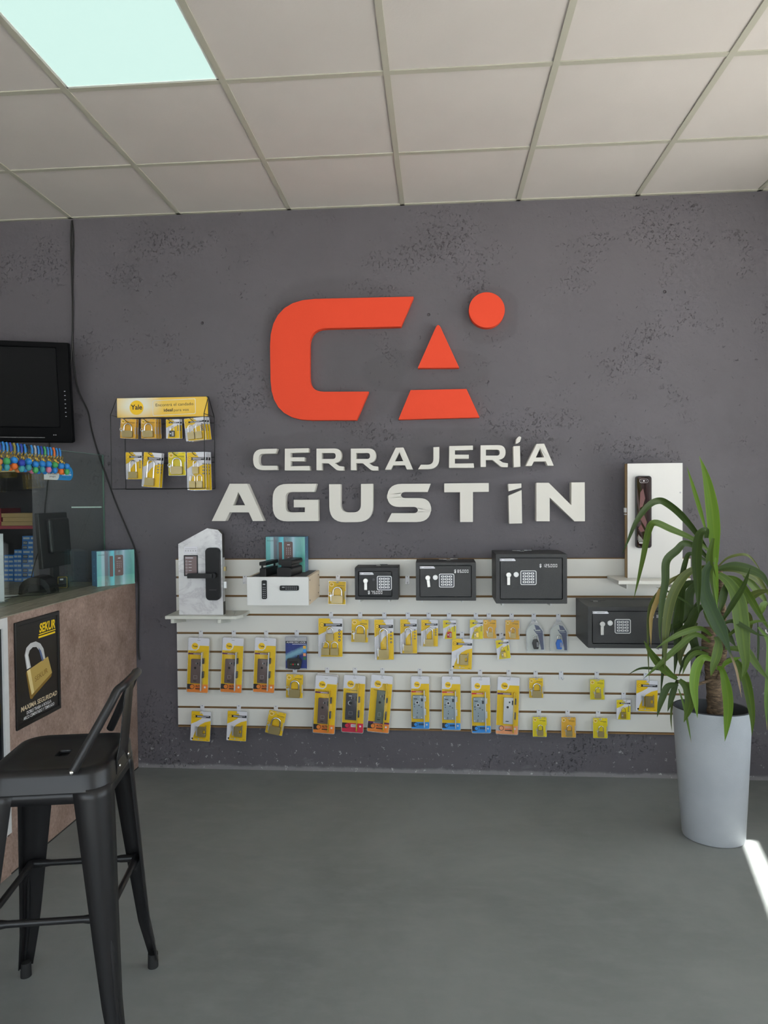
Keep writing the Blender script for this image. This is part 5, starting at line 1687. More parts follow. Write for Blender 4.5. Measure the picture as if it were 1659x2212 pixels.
for k in range(7):
    sb.rect(-.033, .14 + .022 * k, -.026, .1425 + .022 * k, -.0308, 0)
obj('side_marks', sb, M_CARDW, tv, kind='stuff')

# ================================================================== cables on the wall
M_CAB = mat('black_cable', (0.012, 0.011, 0.011), 0.5)


def cable(name, label, pxs, r=.0045, y=-.008):
    pts = []
    P = [Vector(at(u, v, y)) for u, v in pxs]
    # smooth interpolation
    for i in range(len(P) - 1):
        p0, p1, p2, p3 = P[max(i - 1, 0)], P[i], P[i + 1], P[min(i + 2, len(P) - 1)]
        for k in range(6):
            t = k / 6
            pts.append(0.5 * ((2 * p1) + (-p0 + p2) * t + (2 * p0 - 5 * p1 + 4 * p2 - p3) * t * t + (-p0 + 3 * p1 - 3 * p2 + p3) * t ** 3))
    pts.append(P[-1])
    return tag(obj(name, MB().tube(pts, r, 6), M_CAB, None, tuple(P[-1]), origin=tuple(P[-1]), smooth=60), label, 'cable')


cable('wall_cable', 'black cable running from the ceiling down past the rack to the counter', [(156, 476), (159, 520), (157, 600), (157, 700), (158, 760), (163, 815), (172, 850), (190, 890), (198, 930), (214, 985), (230, 1030), (250, 1085), (275, 1145), (290, 1182), (297, 1215), (299, 1250), (299.5, 1290), (299, 1400), (302, 1425)], .0042)
cable('wall_cable', 'black cable dropping from the ceiling behind the television', [(155, 476), (153, 520), (155, 600), (157, 680), (155, 760), (150, 800), (138, 850), (120, 930)], .0042, -.012)
cable('wall_cable', 'thin black cable hanging behind the glass screen', [(105, 940), (108, 990), (101, 1060), (97, 1100), (98, 1140), (88, 1175), (74, 1220), (66, 1255), (64, 1262)], .003)

# ================================================================== counter
m, nt_, p_ = nodes_mat('brown_stone_laminate')
g = NG(nt_)
v = g.mapping()
a_ = g.noise(v, 7, 6, .62, .4)
b_ = g.noise(g.mapping((1, 1.5, 1)), 70, 5, .7)
c_ = g.mix(g.ramp(a_, [(.3, 0.0), (.7, 1.0)]), srgb(138, 114, 102), srgb(182, 156, 144))
c_ = g.mix(g.ramp(b_, [(.3, .6), (.5, 0.0), (.7, 0.0)]), c_, srgb(108, 84, 74))
c_ = g.mix(g.ramp(b_, [(.55, 0.0), (.75, .5)]), c_, srgb(212, 190, 176))
g.link(c_, p_.inputs['Base Color']); p_.inputs['Roughness'].default_value = .5
M_STONE = m
m, nt_, p_ = nodes_mat('grey_wood_worktop')
g = NG(nt_)
v = g.mapping((6, 1, 1))
a_ = g.noise(v, 9, 6, .65, .8)
c_ = g.mix(g.ramp(a_, [(.3, 0.0), (.7, 1.0)]), srgb(112, 110, 96), srgb(170, 166, 148))
g.link(c_, p_.inputs['Base Color']); p_.inputs['Roughness'].default_value = .45
M_TOPW = m
CX, CZ = -1.53, 1.035
CY0, CY1 = -2.6, -.004
WINY = -1.11      # the dark display opening starts here
cn = thing('counter', 'shop counter clad in brown stone laminate, at the left', 'counter', (-2.0, -1.3, 0))
O = (-2.0, -1.3, 0)
obj('front_panel', MB().box(CX - .018, WINY, 0.0, CX, CY1, CZ), M_STONE, cn, origin=O)
obj('front_panel', MB().box(CX - .018, CY0, 0.0, CX, WINY, .16), M_STONE, cn, origin=O)
obj('end_panel', MB().box(-2.35, CY0, 0, CX - .019, CY0 + .018, CZ - .03), M_STONE, cn, origin=O)
obj('inner_shelf', MB().box(-2.3, CY0 + .02, .1, CX - .02, CY1 - .01, .118), M_TOPW, cn, origin=O)
M_BASEK = mat('counter_base_strip', (.03, .028, .026), .6)
obj('base_strip', MB().box(CX, WINY, 0, CX + .0015, CY1, .006), M_BASEK, cn, origin=O)
wt = tag(obj('worktop', MB().box(-2.42, CY0, CZ, CX + .0005, CY1, CZ + .004), M_TOPW, None, (-2.0, -1.3, CZ), origin=(-2.0, -1.3, CZ)), 'grey wood-grain worktop lying on the stone-clad counter', 'worktop')
TZ = CZ + .004
# framed dark display window set in the counter
dw = thing('display_window', 'white-framed dark glass display window in the counter front', 'window', (CX, -1.7, .2))
O2 = (CX, -1.7, .2)
M_FRW = mat('frame_white_worn', (.68, .68, .68), .5, noise=.1, nscale=30)
obj('frame', MB().box(CX - .004, WINY - .028, .17, CX + .006, WINY, 1.034), M_FRW, dw, origin=O2)
obj('frame', MB().box(CX - .004, CY0 + .03, .995, CX + .006, WINY - .028, 1.034), M_FRW, dw, origin=O2)
obj('frame', MB().box(CX - .004, CY0 + .03, .165, CX + .006, WINY - .028, .2), M_FRW, dw, origin=O2)
obj('glass', MB().box(CX - .006, CY0 + .03, .2, CX - .002, WINY - .028, .995), mat('dark_glass', (.008, .009, .01), .08), dw, origin=O2)

# ---- poster on the counter front
PW, PH = .312, .44
py0 = -1.066
po = thing('advert_poster', 'black framed SEKUR padlock advert on the counter front', 'poster', (CX, py0 + PW / 2, .563), (0, 0, math.radians(90)))
M_PB = mat('poster_black', (.014, .012, .012), .35, noise=.5, nscale=4)
M_PF = mat('poster_frame_black', (.010, .009, .009), .3)
obj('print', MB().box(-PW / 2 + .012, -.004, .012, PW / 2 - .012, -.0005, PH - .012), M_PB, po)
obj('frame', MB().prism([(-PW / 2, 0), (PW / 2, 0), (PW / 2, PH), (-PW / 2, PH)], -.009, -.0005, 0, [[(-PW / 2 + .014, .018), (PW / 2 - .014, .018), (PW / 2 - .014, PH - .018), (-PW / 2 + .014, PH - .018)]]), M_PF, po, bevel=.002, bseg=1)
M_SEK = mat('print_bright_yellow', srgb(250, 210, 20), .4)
pm = MB()
Xp = lambda f: -PW / 2 + PW * f
Zp = lambda f: PH * (1 - f)
pm.text('SEKUR', Xp(.72), Zp(.16), -.0046, .036, 0, 'C', PW * .38, .035, .15)
pm.sheet([(Xp(.52), Zp(.185)), (Xp(.915), Zp(.185)), (Xp(.915), Zp(.175)), (Xp(.52), Zp(.175))], -.0046, 0)
pm.sheet([(Xp(.51), Zp(.215)), (Xp(.905), Zp(.215)), (Xp(.905), Zp(.197)), (Xp(.51), Zp(.197))], -.0046, 0)
pm.text('MAXIMA SEGURIDAD', Xp(.51), Zp(.845), -.0046, .019, 1, 'C', PW * .82, .02, .1)
pm.text('DOBLE TRABA A BOLILLA', Xp(.5), Zp(.893), -.0046, .013, 2, 'C', PW * .56, .012)
pm.text('ARCO CEMENTADO Y TEMPLADO', Xp(.5), Zp(.935), -.0046, .013, 2, 'C', PW * .7, .012)
obj('lettering', pm, [M_SEK, mat('print_pale_gold', srgb(225, 205, 170), .4), M_WHITEP], po, kind='stuff')
# printed padlock (flat print)
pk = MB()
def PK(pts, y, mi): pk.sheet([(Xp(a), Zp(b)) for a, b in pts], y, mi)
arc_o = [(.24, .47), (.2, .33), (.24, .265), (.33, .235), (.45, .235), (.55, .27), (.62, .33), (.66, .445)]
arc_i = [(.58, .445), (.53, .34), (.46, .29), (.38, .28), (.31, .3), (.28, .34), (.33, .465)]
PK(arc_o + arc_i, -.0046, 0)
PK([(.22, .335), (.25, .3), (.3, .46), (.26, .47)], -.0048, 1)
PK([(.5, .3), (.56, .34), (.62, .445), (.58, .45)], -.0048, 3)
PK([(.24, .485), (.72, .425), (.81, .60), (.33, .73)], -.0048, 2)
PK([(.24, .485), (.31, .475), (.39, .715), (.335, .73)], -.005, 4)
PK([(.33, .73), (.81, .6), (.79, .635), (.39, .75), (.34, .77)], -.0048, 5)
PK([(.24, .485), (.33, .73), (.34, .77), (.3, .76), (.22, .5)], -.0048, 5)
pk.text('SEKUR', Xp(.56), Zp(.6), -.0052, .022, 5, 'C', PW * .3, .0, .1, .2)
obj('printed_padlock', pk, [mat('print_steel_light', srgb(205, 205, 205), .35), mat('print_steel_white', srgb(240, 240, 240), .35), mat('print_brass', srgb(196, 166, 92), .35), mat('print_steel_blue', srgb(90, 108, 150), .35), mat('print_brass_light', srgb(236, 214, 150), .35), mat('print_brass_dark', srgb(140, 108, 40), .35)], po, kind='stuff')

# ---- glass screen on the counter with its keychains
GXP = -1.70
M_GSCR = clear_mat('screen_glass', (0.90, 0.95, 0.93), 0.055)
M_GEDGE = mat('glass_edge_green', srgb(120, 150, 140), .2)
GZ1 = 1.742
GY0, GY1 = -1.75, -.01
gs = thing('glass_screen', 'upright glass screen standing along the counter', 'glass screen', (GXP, -.9, TZ))
O3 = (GXP, -.9, TZ)
obj('pane', MB().box(GXP - .004, GY0, TZ, GXP + .004, GY1, GZ1), M_GSCR, gs, origin=O3)
obj('edge', MB().box(GXP - .004, GY1, TZ, GXP + .004, GY1 + .0015, GZ1), M_GEDGE, gs, origin=O3)
obj('edge', MB().box(GXP - .004, GY0, GZ1, GXP + .004, GY1, GZ1 + .0015), M_GEDGE, gs, origin=O3)
qa, qb = at(156, 1096, -.004), at(220, 1095, -.004)
gl_s = tag(obj('glass_shelf_edge', MB().box(qa.x, -.012, qa.z - .003, qb.x, -.002, qa.z + .004), mat('pale_cyan_edge', (.80, .92, .88), .2), None, (qa.x, 0, qa.z), origin=(qa.x, 0, qa.z)), 'thin pale cyan strip on the wall behind the glass screen', 'strip')

# payment sign stuck on the glass
a = atx(88, 1022, GXP); b = atx(148, 1022, GXP)
zt_s = atx(118, 1006, GXP).z; zb_s = atx(118, 1037, GXP).z
WS, HS = b.y - a.y, zt_s - zb_s
ps = thing('payment_sign', 'white and blue mobile payment sign stuck on the glass screen', 'sign', (GXP + .0045, (a.y + b.y) / 2, zb_s), (0, 0, math.radians(90)))
X_ = lambda f: -WS / 2 + WS * f
blue = [(X_(.4), 0)] + [(X_(1) - HS / 2 + HS / 2 * math.sin(math.radians(k)), HS / 2 - HS / 2 * math.cos(math.radians(k))) for k in range(0, 181, 15)] + [(X_(.4), HS)]
white = [(X_(0), 0), (X_(.42), 0)] + [(X_(.42) + HS * .32 * math.sin(math.radians(k)), HS * .5 - HS * .5 * math.cos(math.radians(k))) for k in range(15, 180, 15)] + [(X_(.42), HS), (X_(0) + .004, HS), (X_(0), HS - .004)]
obj('blue_field', MB().prism(blue, -.0006, 0), mat('sign_blue', srgb(44, 140, 205), .4), ps)
obj('white_field', MB().prism(white, -.0012, -.0007), mat('sign_white', (.68, .74, .72), .4), ps)
pt = MB()
pt.text('mercado', X_(.28), HS * .36, -.0016, HS * .12, 0, 'C', WS * .32)
pt.text('pago', X_(.28), HS * .19, -.0016, HS * .12, 0, 'C', WS * .2)
pt.sheet(ngon(X_(.28), HS * .72, WS * .09, HS * .13, 16), -.0016, 2)
pt.sheet(ngon(X_(.28), HS * .69, WS * .06, HS * .07, 16), -.0018, 1)
for k, tx_ in enumerate(('PAGÁ', 'CON TU', 'CELULAR')):
    pt.text(tx_, X_(.6), HS * (.68 - .17 * k), -.0010, HS * .12, 1, 'L', WS * (.2, .29, .34)[k], .02)
for k in range(3):
    pt.sheet(ngon(X_(.615 + .05 * k), HS * .2, HS * .03, n=8), -.0010, 0)
obj('lettering', pt, [M_BLK, M_WHITEP, MATS['sign_blue']], ps, kind='stuff')

# keychains hooked over the top edge of the glass: plain charms
CHC = {'blue': srgb(38, 128, 205), 'deep': srgb(40, 66, 170), 'teal': srgb(60, 150, 160), 'orange': srgb(225, 110, 40), 'tan': srgb(190, 120, 70), 'green': srgb(70, 165, 95), 'pink': srgb(205, 120, 150), 'olive': srgb(140, 130, 50), 'black': (.02, .02, .02), 'grey': (.35, .38, .4)}
CM = {k: mat('charm_' + k, c, .45) for k, c in CHC.items()}
ch_list = [('blue', 'orange'), ('blue', 'green'), ('tan', 'tan'), ('blue', 'orange'), ('blue', 'blue'), ('green', 'blue'), ('deep', 'blue'), ('blue', 'pink'), ('grey', 'blue'), ('blue', 'teal'), ('black', 'pink'), ('blue', 'green'), ('deep', 'blue'), ('blue', 'teal'), ('olive', 'tan'), ('deep', 'teal'), ('blue', 'orange')]
ch_list += [('blue', 'orange'), ('deep', 'blue'), ('green', 'teal'), ('blue', 'blue'), ('tan', 'olive'), ('blue', 'pink'), ('deep', 'green')]
nk = len(ch_list)
ya_k, yb_k = -1.02, -.44
ords = ['first', 'second', 'third', 'fourth', 'fifth', 'sixth', 'seventh', 'eighth', 'ninth', 'tenth', 'eleventh', 'twelfth', 'thirteenth', 'fourteenth', 'fifteenth', 'sixteenth', 'seventeenth', 'eighteenth', 'nineteenth', 'twentieth', 'twenty-first', 'twenty-second', 'twenty-third', 'twenty-fourth']
for i, (c1, c2) in enumerate(ch_list):
    y = yb_k + (ya_k - yb_k) * i / (nk - 1)
    t = thing('keychain', '%s and %s keychain charm, %s from the right along the glass' % (c1, c2, ords[i]) if c1 != c2 else '%s keychain charm, %s from the right along the glass' % (c1, ords[i]), 'keychain', (GXP, y, GZ1), group='keychains hung on the glass screen')
    jx = random.uniform(-.010, .008)
    ox = .002 + (.034 if i % 2 else 0)
    stp = MB().tube([(.0105, 0, -.034), (.0105, 0, -.008), (.006, 0, .0075), (-.006, 0, .0075), (-.0105, 0, -.012), (-.0105, 0, -.036)], .0052, 6)
    obj('strap', stp, CM[c1 if c1 not in ('tan',) else 'orange'], t, smooth=60)
    obj('ring', MB().tube([(.017 + .002 * math.sin(a), .010 * math.cos(a), -.038 + .010 * math.sin(a)) for a in [k * math.pi / 5 for k in range(10)]], .0014, 5, closed=True), M_GOLD, t, smooth=60)
    lk_ = MB()
    for k in range(3):
        zc = -.052 - .006 * k
        lk_.tube([(.017 + ox * (k + 1) / 4 + (.003 * math.cos(a) if k % 2 else 0), (.003 * math.cos(a) if not k % 2 else 0), zc + .005 * math.sin(a)) for a in [q_ * math.pi / 4 for q_ in range(8)]], .0009, 4, closed=True)
    obj('chain', lk_, M_GOLD, t, kind='stuff')
    zc = -.076 + jx * .7
    obj('charm_top', MB().ball((.021 + ox, 0, zc), .0155, .016, .016, 10), CM[c1], t, smooth=60)
    obj('charm_bottom', MB().ball((.021 + ox, 0, zc - .025), .013, .014, .016, 10), CM[c2], t, smooth=60)

# ---- teal carton on the counter, in front of the glass
carton('teal smart lock carton standing on the counter by the wall', (-1.568, -.142, TZ), math.radians(49), .2, .07, .186, False)

# ---- things behind the glass
qn, qf = at(93, 1165, -.40), at(154, 1165, -.14)
mw = math.hypot(qf.x - qn.x, .26)
mo = thing('monitor', 'dark computer monitor seen from behind on the counter', 'monitor', ((qn.x + qf.x) / 2, -.27, TZ), (0, 0, math.atan2(.26, qf.x - qn.x)))
M_MON = mat('monitor_plastic', (.022, .020, .021), .45)
zt = at(123, 1107, -.27).z - TZ; zb2 = at(123, 1224, -.27).z - TZ
sc_ = obj('screen_housing', MB().box(-mw / 2, -.005, zb2, mw / 2, .018, zt), M_MON, mo, rot=(math.radians(-4), 0, 0), bevel=.004)
obj('rear_bulge', MB().box(-mw / 2 + .05, -.035, zb2 + .07, mw / 2 - .03, -.004, zt - .03), M_MON, sc_, bevel=.012)
obj('stand', MB().box(-.03, .01, 0.012, .03, .03, zb2 + .08), M_MON, mo, bevel=.004)
obj('base', MB().prism(ngon(0, 0, .08, .06, 24), 0, .012), M_MON, mo, rot=(math.radians(90), 0, 0), loc=(0, .02, .0122))

q = atz(118, 1277, TZ)
dm = thing('card_reader', 'black domed scanner base with an arched opening behind the glass', 'scanner', (min(q.x, GXP - .10), q.y - .05, TZ), (0, 0, math.radians(12)))
rings = []
for k in range(9):
    a = math.pi * k / 8
    rings.append(a)
mb = MB()
outer = [(-.075 * math.cos(a), .085 * math.sin(a) ** .8) for a in rings]
inner = [(-.058 * math.cos(a), .05 * math.sin(a)) for a in reversed(rings)]
mb.prism(outer + inner, -.07, .06)
obj('shell', mb, mat('scanner_gloss_black', (.012, .011, .010), .2), dm, bevel=.006, smooth=50)
obj('inner_block', MB().box(-.05, -.01, 0.0005, .05, .055, .045), M_BLKPL, dm)
cpts = [Vector((.06, .02, .03)), Vector((.1, -.03, .004)), Vector((.05, -.12, .004)), Vector((-.04, -.14, .004)), Vector((-.1, -.2, .004)), Vector((-.2, -.22, .004))]
obj('cable', MB().tube([tuple(p) for p in cpts], .0022, 6), M_CAB, dm, smooth=60)

q = atz(136, 1271, TZ)
sbx = thing('accessory_box', 'small black and yellow accessory box beside the black scanner', 'box', (q.x - .01, q.y + .02, TZ), (0, 0, math.radians(20)))
obj('box', MB().box(-.025, -.015, 0, .025, .03, .062), M_BLK, sbx, bevel=.001, bseg=1)
pb = MB()
pb.prism(rrect(-.022, .003, .022, .059, .002), -.0156, -.0152, 0, [rrect(-.0205, .0045, .0205, .0575, .002)])
pb.rect(-.012, .042, .004, .05, -.0156, 1); pb.sheet([(-.012, .008), (.0, .012), (.006, .024), (-.006, .02)], -.0156, 0)
obj('label_print', pb, [M_YEL, M_CARDW], sbx, kind='stuff')

q = at(-8, 1240, -.75)
pc = thing('price_card', 'white card standing on the counter at the left edge', 'card', (q.x, -.75, TZ), (0, 0, math.radians(5)))
rx = at(6.5, 1200, -.75).x - q.x
obj('card', MB().box(-.16, -.002, .0, rx, .002, at(0, 1153, -.75).z - TZ), M_CARDW, pc)
obj('holder_foot', MB().box(-.16, -.03, 0, rx, .03, .004), mat('clear_foot', (.3, .32, .34), .3), pc)
q = atz(10, 1291, TZ)
pa = tag(obj('paper_sheet', MB().box(-.15, -.105, 0.0002, .1, .075, .0012), mat('paper_white', (.78, .82, .84), .6), None, (q.x - .07, q.y, TZ), (0, 0, math.radians(12))), 'white paper sheet lying on the worktop at the left edge', 'paper')

# ---- back-room shelf seen through the opening in the wall
M_RSH = mat('shelf_red_edge', srgb(150, 30, 48), .5)
M_KRAFT = mat('kraft_box', srgb(176, 144, 96), .7, noise=.1)
M_DKBOX = mat('dark_box', (.035, .03, .03), .5)
M_BBOX = mat('blue_box', srgb(40, 112, 186), .5, noise=.1)
M_LBL = mat('box_label_grey', srgb(170, 178, 180), .5)
YS = .20
zsh = at(35, 1136, YS).z
rs = thing('storage_shelf', 'red-edged storage shelf in the back room behind the opening', 'shelf', (-2.6, YS + .2, 1.03))
O = (-2.6, YS + .2, 1.03)
obj('shelf_board', MB().box(-3.2, YS, zsh - .018, -2.03, YS + .45, zsh), [M_RSH], rs, origin=O)
zlo = at(40, 1257, YS - .05).z
obj('shelf_board', MB().box(-3.2, YS - .06, zlo - .02, -2.03, YS + .45, zlo), mat('shelf_raw_wood', srgb(150, 130, 100), .7), rs, origin=O)
obj('upright', MB().box(-2.03, YS + .02, 0.02, -2.005, YS + .45, 2.2), M_KRAFT, rs, origin=O)
obj('upright', MB().box(-3.22, YS + .02, 0.02, -3.2, YS + .45, 2.2), M_KRAFT, rs, origin=O)


def sbox(u0, u1, v0, v1, y, dep, m, label, grp, txt=None, tm=None, side=None, base=None):
    a, b = at(u0, v1, y), at(u1, v0, y)
    z0 = a.z if base is None else base
    hgt = b.z - a.z
    t = thing('storage_box', label, 'box', ((a.x + b.x) / 2, y, z0), group=grp)
    hw = (b.x - a.x) / 2
    obj('box', MB().box(-hw, 0, 0.0004, hw, dep, hgt - .0004), m, t, bevel=.0008, bseg=1)
    if txt:
        p_m = MB()
        for kind, f0, f1 in txt:
            if kind == 'bar': p_m.rect(-hw + 2 * hw * f0, hgt * .3, -hw + 2 * hw * f1, hgt * .72, -.0006, 0)
            else:
                p_m.rect(-hw + 2 * hw * f0, hgt * .15, -hw + 2 * hw * f1, hgt * .85, -.0004, 1)
                p_m.text(kind, -hw + hw * (f0 + f1), hgt * .3, -.0008, hgt * .42, 0, 'C', 2 * hw * (f1 - f0) * .8, .02)
        obj('label_print', p_m, [tm or M_LBL, M_DKBOX], t, kind='stuff')
    return z0 + hgt


tops = zsh
nm3 = ['bottom', 'middle', 'top']
for k in range(3):
    tops = sbox(3 + (k == 1) * 3, 70, 1136 - 9.5 * (k + 1), 1136 - 9.5 * k, YS + .02, .2, M_KRAFT, '%s of three kraft boxes on the red back-room shelf' % nm3[k], 'kraft boxes on the red shelf', base=tops)
sbox(-30, 2, 1098, 1136, YS + .02, .2, M_RSH, 'red box left of the kraft boxes on the red shelf', 'kraft boxes on the red shelf', base=zsh)
cols = [(9, 30, 6, 9.6, 'left'), (30.5, 47.5, 7, 10.0, 'middle'), (48, 86, 10, 10.0, 'right')]
onth = ['bottom', 'second', 'third', 'fourth', 'fifth', 'sixth', 'seventh', 'eighth', 'ninth', 'tenth']
for (u0, u1, n, st, nm) in cols:
    z = zlo
    for k in range(n):
        v1 = 1257 - st * k
        jit = random.uniform(-.8, .8)
        tx = [('bar', .05, .3), ('050', .34, .62)] if nm == 'right' and k % 3 else [('bar', .06, .42), ('bar', .5, .92)]
        if nm == 'right' and k % 3: tx = [('050', .04, .3), ('bar', .36, .6)]
        lab = '%s blue lock box from below in the %s back-room stack' % (onth[k], nm) if k else 'bottom blue lock box of the %s back-room stack' % nm
        z = sbox(u0 + jit, u1 + jit, v1 - st, v1, YS - .05 + (.02 if nm == 'left' else 0), .16, M_BBOX, lab, 'blue lock boxes in the back room', tx, base=z)

# the counter stands slightly off square to the wall
bpy.context.view_layer.update()
_roots = [o for o in COL.objects if o.parent is None and o.name.split('.')[0] in ('counter', 'worktop', 'display_window', 'advert_poster', 'glass_screen', 'payment_sign')]
_roots += [o for o in COL.objects if o.parent is None and o.get('label') == 'teal smart lock carton standing on the counter by the wall']
for r_ in _roots:
    for o in [r_] + list(r_.children_recursive):
        if o.type != 'MESH': continue
        if o.data.users > 1: o.data = o.data.copy()
        mw_, mi_ = o.matrix_world.copy(), o.matrix_world.inverted()
        for v_ in o.data.vertices:
            q_ = mw_ @ v_.co
            q_.x += .036 * (q_.y + .85)
            v_.co = mi_ @ q_
for o in COL.objects:
    if o.parent is None and o.name.startswith('keychain'): o.location.x += .036 * (o.location.y + .85)

# ================================================================== bar stool
M_STOOL = mat('stool_black_steel', (0.016, 0.015, 0.016), 0.36, 0.2, 0.5, bump=0.05, bscale=200)
M_RUB = mat('stool_rubber', (0.012, 0.012, 0.012), 0.7)
SCX, SCY, SH = -.905, -1.837, .775
SROT = math.radians(10)
st = thing('bar_stool', 'black metal bar stool with a low back beside the counter', 'bar stool', (SCX, SCY, 0), (0, 0, SROT))


def sq_ring(hx, hy, r, z, n=5):
    return [(p[0], p[1], z) for p in rrect(-hx, -hy, hx, hy, r, n)]


hs = .158
rings = [sq_ring(.016, .024, .008, SH - .012), sq_ring(.02, .028, .010, SH - .006), sq_ring(.10, .10, .04, SH - .005), sq_ring(.128, .128, .05, SH - .003), sq_ring(.143, .143, .055, SH), sq_ring(.152, .152, .058, SH - .003), sq_ring(hs, hs, .06, SH - .012), sq_ring(hs + .002, hs + .002, .06, SH - .055), sq_ring(hs + .003, hs + .003, .06, SH - .058)]
obj('seat', MB().loft(rings), M_STOOL, st, smooth=50, solid=.003)
# apron under the seat
ring2 = [sq_ring(hs - .001, hs - .001, .059, SH - .05), sq_ring(hs + .001, hs + .001, .059, SH - .085)]
obj('apron', MB().loft(ring2), M_STOOL, st, smooth=50, solid=.003)
FH = .197


def leg(sx, sy):
    mb = MB()
    rings = []
    for k, f in enumerate((0, .04, .15, .35, .6, .82, .93, 1.0)):
        z = (SH - .05) * (1 - f) + .028 * f
        off = hs + (FH - hs) * f + (.012 * max(0, f - .8) / .2)
        a = .082 * (1 - f) + .030 * f
        r = .045 * (1 - f) + .016 * f
        ring = [(off - a, off), (off - r, off)]
        for q_ in range(1, 6):
            an = math.radians(90 - 90 * q_ / 6)
            ring.append((off - r + r * math.cos(an), off - r + r * math.sin(an)))
        ring += [(off, off - r), (off, off - a)]
        rings.append([(sx * x, sy * y, z) for x, y in ring])
    mb.loft(rings, closed=False)
    # pressed rib along the corner of the lower leg
    if sx * sy > 0: mb.f = [tuple(reversed(f)) for f in mb.f]
    l = obj('leg', mb, M_STOOL, st, smooth=50, solid=.003)
    rib = []
    for f in (.58, .62, .8, .93, .97):
        z = (SH - .03) * (1 - f) + .028 * f
        off = hs + (FH - hs) * f + (.012 * max(0, f - .8) / .2)
        r = .045 * (1 - f) + .016 * f
        c = off - r * .30
        rib.append((sx * c, sy * c, z))
    obj('rib', MB().tube(rib, [.002, .006, .007, .006, .002], 6), M_STOOL, l, smooth=60)
    fx = FH - .002
    obj('foot_cap', MB().tube([(sx * fx, sy * fx, .0), (sx * fx, sy * fx, .045)], [.0165, .0155], 14), M_RUB, l, smooth=40)


for sx in (-1, 1):
    for sy in (-1, 1):
        leg(sx, sy)
ZSt = .375
o_ = hs + (FH - hs) * .55 - .022
for (p, q_) in (((-o_, -o_), (o_, -o_)), ((o_, -o_), (o_, o_)), ((o_, o_), (-o_, o_)), ((-o_, o_), (-o_, -o_))):
    P0, P1 = Vector((*p, ZSt)), Vector((*q_, ZSt))
    d = (P1 - P0).normalized()
    obj('stretcher', MB().tube([P0, P0 + d * .045, P0 + d * .06, P1 - d * .06, P1 - d * .045, P1], [.012, .012, .0095, .0095, .012, .012], 8), M_STOOL, st, smooth=50)

# low back: bent tube from side to side plus a flat splat (the back is on the +x side)
inv = Matrix.Rotation(-SROT, 3, 'Z')


def loc_(u, v, y):
    q = at(u, v, y)
    return inv @ (Vector(q) - Vector((SCX, SCY, 0)))


n0 = loc_(152, 1672, SCY - hs - .016)
n0.y = -hs - .014
ntop = loc_(250, 1496, SCY - .09)
xt, ztp = ntop.x, ntop.z
P = [n0, n0 + Vector((.012, 0, .03))]
e0 = n0.lerp(Vector((xt, -.098, ztp)), .82)
P = [n0, n0.lerp(e0, .12), n0.lerp(e0, .5), e0, Vector((xt - .004, -.096, ztp - .004)), Vector((xt + .008, -.08, ztp + .006)), Vector((xt + .013, -.04, ztp + .010)), Vector((xt + .014, 0, ztp + .011))]
full = P + [Vector((p.x, -p.y, p.z)) for p in reversed(P[:-1])]
sm = []
for i in range(len(full) - 1):
    p0, p1, p2, p3 = full[max(i - 1, 0)], full[i], full[i + 1], full[min(i + 2, len(full) - 1)]
    for k in range(4):
        t = k / 4
        sm.append(0.5 * ((2 * p1) + (-p0 + p2) * t + (2 * p0 - 5 * p1 + 4 * p2 - p3) * t * t + (-p0 + 3 * p1 - 3 * p2 + p3) * t ** 3))
sm.append(full[-1])
obj('back_tube', MB().tube(sm, .0125, 10), M_STOOL, st, smooth=60)
for s in (-1, 1):
    obj('bolt', MB().ball((n0.x, s * (hs + .027), n0.z), .006, .004, .006, 10), M_CHROME, st, smooth=60)
sp_ = MB()
prof = [(hs + .006, SH - .05), (hs + .008, SH - .005), (hs + .014, SH + .03), (xt + .004, ztp - .03), (xt + .012, ztp + .004)]
rings = []
for (x, z), hw in zip(prof, (.06, .058, .05, .045, .045)):
    rings.append([(x, -hw, z), (x - .004, -hw * .6, z), (x - .004, hw * .6, z), (x, hw, z)])
sp_.loft(rings, closed=False)
obj('back_splat', sp_, M_STOOL, st, solid=.003, smooth=30)
for yy in (-.045, .045):
    obj('bolt', MB().ball((hs + .01, yy, SH - .03), .004, .005, .005, 8), M_CHROME, st, smooth=60)

# ================================================================== planter and plant
m, nt_, p_ = nodes_mat('planter_grey_plastic')
g = NG(nt_)
v = g.mapping()
nz = g.noise(g.mapping((1, 1, 3)), 120, 4, .65)
c_ = g.mix(g.ramp(g.noise(v, 5, 3), [(.3, 0.0), (.7, 1.0)]), (.36, .38, .41), (.42, .44, .47))
g.link(c_, p_.inputs['Base Color']); p_.inputs['Roughness'].default_value = .55
g.link(g.bump(nz, .35, .003), p_.inputs['Normal'])
M_POT = m
M_SOIL = mat('dark_soil', (.03, .025, .022), .95, bump=.6, bscale=80)
PZ = .575
rc = atz(1537, 1528, PZ)
bc = atz(1545, 1800, 0.0)
PC = Vector((rc.x, rc.y, 0))
BO = Vector((atz(1545, 1812, 0).x - PC.x, 0.02, 0))
pot = thing('planter', 'tall grey oval planter on the floor at the right', 'planter', (PC.x, PC.y, 0))
PROT = math.radians(-14)


def oval(a, b, z, cx=0.0, cy=0.0, n=40):
    r = []
    for i in range(n):
        t = 2 * math.pi * i / n
        x, y = a * math.cos(t), b * math.sin(t)
        r.append((cx + x * math.cos(PROT) - y * math.sin(PROT), cy + x * math.sin(PROT) + y * math.cos(PROT), z))
    return r


